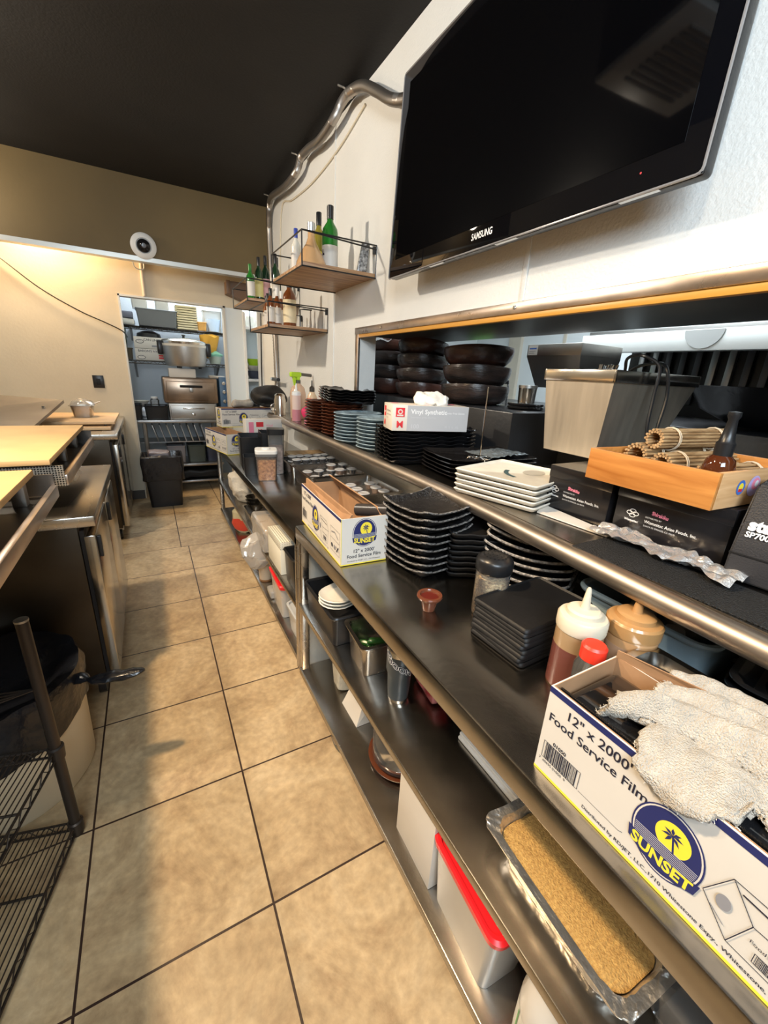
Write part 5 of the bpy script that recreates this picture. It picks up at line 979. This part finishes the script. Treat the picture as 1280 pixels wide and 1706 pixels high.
t = tag(fin(lathe(nb(), [(0, 0), (.045, 0), (.062, .075), (.059, .075), (.042, .004), (0, .004)], 32), 'round_tub', FROST, loc=(1.165, .42, .90)), 'round frosted tub tilted at the right inside the blue-grey bin', 'tub'); t.rotation_euler = (.4, .3, 0)
# steel pan and takeout trays at the right edge
t = thing('hotel_pan', 'deep steel pan with bright rim standing right behind the nearest film box', 'pan', (.815, .165, ZT), -2)
b = nb(); loft(b, [(.045, .17, .02, 0), (.054, .185, .025, .125), (.068, .199, .02, .126), (.068, .199, .02, .129), (.052, .183, .025, .129), (.042, .167, .02, .006)], n=5); fin(b, 'pan_body', STEELB, t)
fin(B(nb(), -.04, -.165, .01, .04, .165, .10, .01), 'dark_contents', BLACK, t)
TR = mat('smoke_black_tray', (.035, .035, .037), .15, coat=.4)
for k in range(4):
    o = fin(loft(nb(), [(.085, .11, .03, 0), (.115, .14, .04, .028), (.125, .15, .045, .03), (.125, .15, .045, .033), (.112, .137, .04, .032), (.083, .108, .03, .004)], n=6), 'takeout_tray', TR, loc=(1.105, .118, ZT + .002 + k * .022), rz=.05 * k); tag(o, 'black takeout tray, %s of the stack at the right picture edge' % ORD[3 - k], 'tray', 'black takeout trays')
    if k == 3:
        for x in (-.05, .045): fin(lathe(nb(), [(.052, .012), (.04, .005), (0, .005)], 28, (0, x, 0), sx=1.3), 'tray_compartment', TR, o)
# ================================================================ BELOW THE NEAR TABLE, MIDDLE SHELF
ZM = .471
crate(.66, 1.42, ZM, .28, .34, .13, 'black crate on the middle shelf carrying the cream oval plates')
for k in range(3): o = fin(plate(.155, .075, .074, .016, 0, 8, .010, foot=.7), 'oval_plate', WHITEGL, loc=(.655, 1.385, ZM + .133 + k * .014), rz=.35); tag(o, 'cream oval plate on the black crate, %s of three' % ORD[2 - k], 'plate', 'cream oval plates on the black crate')
t = thing('steel_pan', 'deep small steel pan of green peppers on the middle shelf', 'pan', (.632, 1.128, ZM), -4)
b = nb(); loft(b, [(.066, .075, .02, 0), (.076, .088, .024, .13), (.088, .100, .022, .131), (.088, .100, .022, .134), (.074, .086, .022, .134), (.062, .071, .018, .006)], n=5); fin(b, 'pan_body', STEEL, t)
GP = mat('green_pepper', (.02, .085, .012), .3, 0, .5, 12)
for i in range(9):
    a = random.random() * 6; x, y = random.uniform(-.03, .03), random.uniform(-.04, .04); z = .475 + .03 + .012 * (i // 2)
    b = nb(); tube(b, spline([(-.035, 0, 0), (-.01, .006, .004), (.02, .004, .003), (.042, -.004, -.002)], 4), [.003, .008, .011, .012, .0125, .0125, .012, .0115, .011, .010, .008, .005, .0015], 10)
    p = tag(fin(b, 'green_pepper', GP, loc=(.632 + x, 1.128 + y, z), rz=a), 'glossy green pepper in the small steel pan on the middle shelf', 'pepper', 'green peppers in the steel pan')
t = thing('travel_tumbler', 'dark grey travel tumbler with white lettering and steel bands', 'tumbler', (.622, .925, ZM))
TM = mat('tumbler_grey', (.045, .055, .06), .35)
fin(lathe(nb(), [(.034, .012), (.037, .05), (.039, .10), (.0445, .12), (.0445, .185), (0, .185)], 40), 'tumbler_body', TM, t); fin(lathe(nb(), [(0, 0), (.033, 0), (.034, .013)], 40), 'base_ring', STEELB, t); fin(lathe(nb(), [(.0448, .183), (.045, .200), (.041, .202), (0, .202)], 40), 'rim_ring', STEELB, t); fin(lathe(nb(), [(.039, .202), (.037, .214), (0, .216)], 32), 'lid', BLACK, t)
def wp(u, v, h):
    a = u / .043 + .92; rad = .0455 + h; return Vector((-rad * math.cos(a), -rad * math.sin(a), v))
fs = {'al': 'c', 'b': .05, 'a': -38, 'xs': .8}
prn(t, (0, 0, 0), (0, 1, 0), (0, 0, 1), [('t', 'UOON', .000, .120, .034, WINK, {'al': 'c', 'b': .075, 'a': 0, 'xs': .85}), ('t', 'UOON', .000, .120, .034, INK, {'al': 'c', 'b': .02, 'a': 0, 'xs': .85}), ('e', -.040, .152, .013, .012, WINK), ('e', -.040, .152, .010, .009, INK), ('l', [(-.046, .155), (-.040, .149), (-.034, .156)], .0025, WINK), ('l', [(-.046, .148), (-.034, .148)], .0018, WINK)], warp=lambda u, v, h: wp(u * .9, .150 + (v - .13) * .8 - .55 * u, h), name='lettering')
b = nb(); B(b, -.028, -.075, 0, .028, .075, .07, .008, seg=2); bmesh.ops.subdivide_edges(b, edges=b.edges, cuts=3, use_grid_fill=True); rough_up(b, .007, 35)
t = thing('red_packet', 'crinkled red packet with white print lying on the middle shelf', 'packet', (.735, .905, ZM + .008), -6); fin(b, 'packet_body', mat('red_packet_foil', (.55, .02, .03), .22, .1, .3, 30, bump=.5, bs=40, col2=(.70, .25, .25)), t)
tag(fin(lathe(nb(), [(0, 0), (.038, 0), (.042, .008), (.042, .022), (.036, .028), (0, .028)], 32), 'round_tin', BLACKG, loc=(.765, .755, ZM)), 'black round lid half hidden under the table edge', 'lid')
for k in range(2): tag(fin(B(nb(), .70 + .004 * k, .34, ZM + .001 + k * .013, .93, .70, ZM + .012 + k * .013, .003), 'white_tray', WHITEP), 'thin white tray under the table edge, %s of the two' % ('lower', 'upper')[k], 'tray', 'thin white trays on the middle shelf')
# foil pan of crumbs
t = thing('foil_pan', 'long foil pan filled with golden crumbs on the middle shelf', 'pan', (.636, .268, ZM), -3)
AL = mat('aluminium_pan', (.72, .69, .64), .34, .9, .12, 14, rv=.08, bump=.6, bs=45)
b = nb(); loft(b, [(.052, .130, .03, 0), (.074, .158, .04, .075), (.090, .176, .03, .079), (.090, .176, .03, .083), (.072, .156, .038, .080), (.048, .126, .028, .005)], n=7, dense=0)
bmesh.ops.subdivide_edges(b, edges=b.edges, cuts=2, use_grid_fill=True)
for v in b.verts:
    if v.co.z > .076 and abs(v.co.x) + abs(v.co.y) > .12: v.co += noise.noise_vector(v.co * 90) * .004
fin(b, 'pan_body', AL, t)
b = nb(); loft(b, [(.050, .128, .028, .006), (.0655, .147, .035, .062), (.058, .138, .035, .066), (.02, .08, .02, .068)], n=6); bmesh.ops.subdivide_edges(b, edges=b.edges, cuts=2, use_grid_fill=True)
for v in b.verts:
    if v.co.z > .055: v.co.z += .003 * noise.noise(v.co * 60)
fin(b, 'crumbs', CRUMB, t)
t = thing('clamshell_tray', 'clear plastic clamshell at the lower right corner beside the foil pan', 'container', (.705, .005, ZM), -3); fin(loft(nb(), [(.075, .085, .02, 0), (.09, .1, .03, .05), (.094, .104, .03, .052), (.088, .098, .03, .09), (.06, .07, .02, .10)], n=5), 'clamshell', CLEAR, t)
# ---------------------------------------------------------------- bottom shelf of the near table
ZB = .106
b = nb(); B(b, -.05, -.05, 0, .05, .05, .30, .02, seg=2); bmesh.ops.subdivide_edges(b, edges=b.edges, cuts=3, use_grid_fill=True); rough_up(b, .02, 12, 6)
tag(fin(b, 'plastic_bag', mat('milky_bag', (.56, .52, .42), .35, bump=.4), loc=(.66, 1.44, ZB)), 'milky plastic bag standing at the back of the bottom shelf near the leg', 'bag')
tag(fin(hexa(nb(), [(.60, 1.18, ZB), (.70, 1.18, ZB), (.70, 1.33, ZB), (.60, 1.33, ZB), (.64, 1.19, ZB + .13), (.70, 1.18, ZB + .14), (.70, 1.30, ZB + .14), (.65, 1.31, ZB + .13)]), 'paper_sheet', WHITECARD), 'folded white paper standing on the bottom shelf', 'paper')
t = thing('glass_casserole', 'brown glass casserole dish with clear cover lying on the bottom shelf', 'dish', (.70, .985, ZB))
fin(lathe(nb(), [(0, 0), (.10, .0), (.125, .012), (.128, .02), (.12, .02), (.095, .008), (0, .008)], 44), 'brown_base', mat('brown_lacquer', (.11, .032, .014), .15, coat=.6), t); fin(lathe(nb(), [(.112, .022), (.116, .03), (.112, .12), (.098, .15), (.105, .16), (.094, .152), (.108, .118), (.108, .03)], 44), 'clear_side', CLEAR, t); fin(lathe(nb(), [(.090, .148), (.106, .158), (.102, .165), (.080, .150), (0, .135), (0, .128), (.08, .14)], 44), 'brown_bowl', mat('brown_lacquer', (.2, .06, .02)), t)
t = thing('white_carton', 'tall white carton with red edge on the bottom shelf', 'box', (.548, .765, ZB), -2); fin(B(nb(), 0, -.19, 0, .06, 0, .27, .002), 'carton', WHITECARD, t); fin(B(nb(), .060, -.191, 0, .066, 0, .27), 'red_side', mat('dark_red_card', (.35, .03, .04), .4), t); fin(B(nb(), .066, -.19, 0, .13, 0, .268, .002), 'carton_back', WHITECARD, t)
def foodbin(lab, loc, hw, hd, h, lidm, rz=0, contents=None):
    t = thing('lidded_food_bin', lab, 'container', loc, rz)
    fin(loft(nb(), [(hw * .86, hd * .86, .02, 0), (hw, hd, .025, h)], n=5), 'bin_body', FROST, t)
    if contents: fin(loft(nb(), [(hw * .84, hd * .84, .02, .004), (hw * .95, hd * .95, .02, h * .7)], n=4), 'contents', contents, t)
    b = nb(); loft(b, [(hw * 1.08, hd * 1.06, .03, h - .012), (hw * 1.10, hd * 1.08, .03, h + .006), (hw * 1.03, hd * 1.02, .028, h + .012), (hw * .94, hd * .95, .026, h + .011), (hw * .90, hd * .92, .026, h + .001)], n=6); fin(b, 'lid', lidm, t); return t
foodbin('frosted food bin with bright red lid on the bottom shelf nearest the camera', (.607, .448, ZB), .072, .125, .22, RED, -4)
t = thing('plastic_jug', 'white plastic jug with paper label at the bottom picture edge', 'jug', (.60, .215, ZB)); fin(lathe(nb(), [(0, 0), (.062, 0), (.068, .01), (.068, .15), (.055, .20), (.03, .235), (.02, .25), (.02, .265), (0, .265)], 32), 'jug_body', mat('milky_jug', (.58, .56, .52), .3), t)
fin(lathe(nb(), [(.0686, .03), (.0686, .13)], 32), 'label', mat('jug_label', (.70, .70, .66), .5), t)
prn(t, (0, 0, 0), (0, 1, 0), (0, 0, 1), [('e', -.02, .10, .012, .016, GINK), ('e', -.02, .10, .009, .012, WINK), ('t', 'Ci', -.03, .05, .03, INK, {'b': .02}), ('r', -.045, .03, -.040, .13, mat('green_ink', (.1, .35, .1), .5))], warp=lambda u, v, h: Vector((-(.069 + h) * math.cos(u / .069), -(.069 + h) * math.sin(u / .069), v)))
# ================================================================ ON THE FAR TABLE
ZF = .773
HP = []
def hpan(lab, loc, hx, hy, h, rz=0):
    t = thing('steam_table_pan', lab, 'pan', loc, rz); b = nb(); loft(b, [(hx * .9, hy * .86, .02, 0), (hx * .96, hy * .93, .025, h), (hx, hy, .02, h + .001), (hx, hy, .02, h + .005), (hx * .94, hy * .91, .024, h + .005), (hx * .87, hy * .83, .02, .006)], n=5); fin(b, 'pan_body', STEEL, t); HP.append(t); return t
PANS = [((1.005, 2.90), .20, .155, .095, 'shallow steel pan of sauce cups, farthest of the three'), ((1.005, 2.53), .20, .185, .10, 'shallow steel pan of sauce cups, middle one of the three'), ((1.005, 2.10), .20, .22, .10, 'shallow steel pan of sauce cups, nearest, behind the open film box')]
DSAUCE = mat('dark_sauce', (.03, .012, .008), .2); OSAUCE = mat('orange_sauce', (.42, .22, .10), .3); cup0 = {}; LIDM = glass('cup_lid_plastic', (.95, .95, .95), .15, .45, (.8, .82, .84))
def cup(x, y, z, s, lab, grp):
    if s not in cup0:
        t = thing('sauce_cup', lab, 'cup', (x, y, z), 0, grp); fin(lathe(nb(), [(0, 0), (.022, 0), (.030, .026), (0, .026)], 20), 'sauce', DSAUCE if s else OSAUCE, t); fin(lathe(nb(), [(.0225, .001), (.0305, .027), (.033, .028), (.0335, .029)], 20), 'cup_wall', CLEAR, t); fin(lathe(nb(), [(.0335, .028), (.0345, .030), (.0345, .034), (.028, .037), (.024, .035), (0, .035)], 20), 'lid', LIDM, t); cup0[s] = t; return
    clone(cup0[s], (x, y, z), 0, lab, grp)
rnd = random.Random(11)
spots = ((5, 2, 'farthest'), (4, 2, 'middle'), (3, 3, 'nearest'))
for pi, ((cx, cy), hx, hy, h, lab) in enumerate(PANS):
    hpan(lab, (cx, cy, ZF), hx, hy, h); fin(B(nb(), -hx * .82, -hy * .8, .007, hx * .82, hy * .8, .049, .004), 'drip_insert', STEELM, bpy.data.objects[-1] if 0 else HP[-1]); nx, ny, wh = spots[pi]
    nn = 0
    for i in range(nx):
        for j in range(ny):
            x = cx - hx * .62 + i * hx * 1.3 / (nx - 1) + rnd.uniform(-.004, .004); y = cy - hy * .42 + j * (hy * .84 / max(1, ny - 1)) + rnd.uniform(-.006, .006)
            for k in range(2 if pi == 0 or (pi == 1 and i >= 2) else 1):
                nn += 1; cup(x, y, ZF + .050 + k * .036, 1 if (pi < 2 and (i + k) % 3) or pi == 0 else 0, 'lidded sauce cup in the %s pan, row %s from aisle, %s side, %s' % (wh, ('one', 'two', 'three', 'four', 'five')[i], ('near', 'far', 'farther')[j], 'upper' if k else 'lower'), 'sauce cups in the shallow pans')
for i in range(24):
    b = nb(); r = .0045 + .001 * (i % 3); tube(b, [(-.15, 0, 0), (.15, 0, 0)], [r, r * .7], 6); lay = i // 8; y = 3.12 + (i % 8) * .018 + rnd.uniform(-.003, .003)
    o = fin(b, 'chopstick', BAMBOO, loc=(1.06, y, ZF + .075 + lay * .012), rz=rnd.uniform(-.08, .08)); tag(o, 'wooden skewer in the bundle behind the farthest shallow pan', 'skewer', 'bundle of wooden skewers')
tag(fin(box(.90, 3.09, ZF, 1.22, 3.28, ZF + .068, .008), 'skewer_box', mat('tan_box', (.34, .20, .10), .6)), 'tan box carrying the bundle of wooden skewers', 'box')
# clear canisters
t = thing('flip_top_canister', 'clear square canister of orange fried flakes with white lid', 'canister', (.655, 2.80, ZF), -12)
fin(loft(nb(), [(.062, .062, .02, 0), (.070, .070, .022, .185)], n=6), 'canister_body', CLEAR, t); fin(loft(nb(), [(.058, .058, .018, .004), (.0655, .0655, .02, .145)], n=5), 'flakes', FLAKE, t); fin(loft(nb(), [(.072, .072, .024, .185), (.074, .074, .026, .205), (.070, .070, .024, .21)], n=6), 'lid', WHITEP, t); fin(loft(nb(), [(.0715, .0715, .024, .168), (.0715, .0715, .024, .184)], n=6), 'seal_band', mat('grey_seal', (.12, .12, .12), .4), t); fin(lathe(nb(), [(.028, .21), (.026, .218), (0, .219)], 24), 'lid_button', WHITEP, t)
t = thing('tall_canister', 'tall clear canister with black lid just behind the white lidded canister', 'canister', (.765, 2.96, ZF), -12)
fin(loft(nb(), [(.05, .05, .018, 0), (.055, .055, .02, .29)], n=5), 'canister_body', CLEAR, t); fin(loft(nb(), [(.047, .047, .016, .004), (.05, .05, .018, .20)], n=4), 'contents', mat('pinkish_contents', (.42, .30, .25), .5, var=.4, vs=50), t); fin(loft(nb(), [(.058, .058, .02, .285), (.06, .06, .02, .325)], n=5), 'lid', BLACK, t)
def caddy(lab, x, y, w, d, h, rz=0):
    t = thing('black_caddy', lab, 'caddy', (x, y, ZF), rz); fin(loft(nb(), [(w / 2 * .92, d / 2 * .92, .01, 0), (w / 2, d / 2, .012, h), (w / 2 - .005, d / 2 - .005, .01, h), (w / 2 * .92 - .005, d / 2 * .92 - .005, .008, .006)], n=3), 'caddy_body', BLACK, t); fin(B(nb(), -w * .3, -.003, .02, w * .3, .003, h * .8, .001), 'divider', STEELM, t)
caddy('tall black caddy box in front of the lower far film box', .65, 3.28, .17, .24, .235, -6); caddy('tall black caddy box behind the canisters, beside the pink printed glove box', .79, 3.20, .17, .20, .27, -6); caddy('low black caddy left of the white lidded canister', .60, 3.0, .12, .15, .13, -8)
t = thing('glove_box', 'white and pink box of vinyl gloves standing between the far film boxes and the caddies', 'glove box', (.805, 3.52, ZF), 5)
fin(B(nb(), -.15, -.05, 0, .15, .05, .33, .002), 'carton', WHITECARD, t); prn(t, (-.15, -.05, 0), (1, 0, 0), (0, 0, 1), [('r', .02, .22, .06, .31, PINK), ('r', .08, .27, .14, .31, RINK), ('t', 'M', .11, .22, .045, RINK, {'al': 'c', 'b': .03}), ('t', 'Vinyl', .16, .27, .03, PINK), ('r', .16, .235, .27, .25, PINK), ('r', .02, .12, .12, .13, LGREY)])
# ---------------------------------------------------------------- under the far table
ZM2 = .387
b = nb(); bmesh.ops.create_icosphere(b, subdivisions=4, radius=.15)
for v in b.verts: v.co.z *= 1.0; v.co.x *= .75; v.co += noise.noise_vector(v.co * 9) * .05 + noise.noise_vector(v.co * 25) * .012; v.co.z = max(v.co.z, -.13)
tag(fin(b, 'cloth_bag', mat('cream_cloth_bag', (.66, .58, .46), .8, bump=.5, bs=60), loc=(.635, 3.62, ZM2 + .125)), 'crumpled cream cloth bag at the far end of the middle shelf', 'bag')
for k in range(3): tag(fin(lathe(nb(), [(0, 0), (.04, 0), (.072, .05), (.075, .052), (.070, .052), (.038, .004), (0, .004)], 28), 'steel_bowl', STEELB, loc=(.63, 3.10, ZM2 + .075 + k * .026)), 'small steel bowl, %s of the nested stack on the far middle shelf' % ORD[2 - k], 'bowl', 'nested small steel bowls')
hpan('steel pan under the nested bowls on the far middle shelf', (.67, 3.04, ZM2), .12, .20, .070)
t = thing('wrapped_tray', 'golden tray wrapped in crinkled clear film on the far middle shelf', 'tray', (.66, 2.58, ZM2)); fin(B(nb(), -.11, -.17, 0, .15, .17, .15, .01), 'tray_body', mat('golden_tray', (.50, .33, .12), .4), t)
b = nb(); B(b, -.135, -.19, 0, .17, .19, .17, .02); bmesh.ops.subdivide_edges(b, edges=b.edges, cuts=5, use_grid_fill=True); rough_up(b, .014, 18, 4); fin(b, 'film_wrap', FILM, t, ang=15)
b = nb(); bmesh.ops.create_icosphere(b, subdivisions=3, radius=.09)
for v in b.verts: v.co += noise.noise_vector(v.co * 18) * .045; v.co.z *= 1.3
tag(fin(b, 'film_wad', FILM, loc=(.520, 2.60, ZM2 - .06), ang=15), 'wad of clear film hanging over the front of the far middle shelf', 'film')
t = thing('perforated_box', 'white box with perforated upper side on the far middle shelf', 'box', (.545, 2.12, ZM2), 0)
def perfw():
    m, t_, b_, N, L_ = nt('white_perforated'); tc = N.new('ShaderNodeTexCoord'); v = N.new('ShaderNodeTexVoronoi'); v.inputs['Scale'].default_value = 75; v.inputs['Randomness'].default_value = 0; L_.new(tc.outputs['Object'], v.inputs[0])
    r = N.new('ShaderNodeValToRGB'); r.color_ramp.elements[0].position = .25; r.color_ramp.elements[0].color = (.10, .08, .05, 1); r.color_ramp.elements[1].position = .32; r.color_ramp.elements[1].color = (.74, .70, .58, 1); L_.new(v.outputs[0], r.inputs[0]); L_.new(r.outputs[0], b_.inputs['Base Color']); return m
fin(B(nb(), 0, -.03, 0, .20, .25, .155, .002), 'carton', mat('cream_card', (.72, .68, .55), .5), t); fin(B(nb(), .0, -.03, .155, .2, .25, .2, .001), 'perforated_top', perfw(), t)
t = crate(.665, 1.965, ZM2, .22, .19, .18, 'black crate holding clear lids at the near end of the far middle shelf')
for k in range(7): o = fin(loft(nb(), [(.05, .05, .02, 0), (.055, .055, .022, .012), (.05, .05, .02, .014)], n=5), 'deli_tray', CLEAR, loc=(.65, 1.95, ZM2 + .010 + k * .024)); tag(o, 'square clear lid, %s of the stack in the black crate' % ORD[6 - k], 'lid', 'clear lids in the black crate')
ZB2 = .067
b = nb(); lathe(b, [(0, 0), (.09, 0), (.12, .08), (.11, .18), (.05, .24), (0, .25)], 24); rough_up(b, .02, 12, 3)
t = thing('snack_bag', 'yellowish bag with red print at the far end of the lowest shelf', 'bag', (.66, 3.72, ZB2)); fin(b, 'bag_body', mat('yellowish_bag', (.55, .47, .28), .4, bump=.4), t); b = nb(); lathe(b, [(.0, .02), (.105, .02), (.125, .08), (.118, .13), (0, .13)], 24); rough_up(b, .02, 12, 3); fin(b, 'red_band', mat('red_print', (.62, .06, .03), .4), t)
t = thing('paper_cup', 'small tan cup with brown base on the lowest shelf of the far table', 'cup', (.59, 2.68, ZB2)); fin(lathe(nb(), [(0, .012), (.045, .012), (.052, .13), (0, .13)], 28), 'cup_body', mat('tan_cup', (.62, .48, .33), .5), t); fin(lathe(nb(), [(0, 0), (.046, 0), (.047, .014)], 28), 'base_ring', mat('brown_base', (.35, .15, .05), .5), t)
foodbin('frosted food bin with red lid beneath the far table', (.64, 2.27, ZB2), .085, .15, .215, RED, -2, mat('salmon_contents', (.62, .42, .28), .6))
foodbin('clear food bin of coloured pieces at the near end of the lowest far shelf', (.645, 1.96, ZB2), .08, .10, .15, mat('clear_lid_grey', (.45, .46, .46), .2), 0, mat('speckled_contents', (.45, .40, .32), .5, var=.8, vs=30))
tag(fin(rough_up(B(nb(), -.05, -.06, 0, .05, .06, .05, .015, seg=3), .01, 18), 'clear_bag', FILM, loc=(.60, 2.44, ZB2)), 'small crinkled clear bag in front of the lowest shelf bins', 'bag')
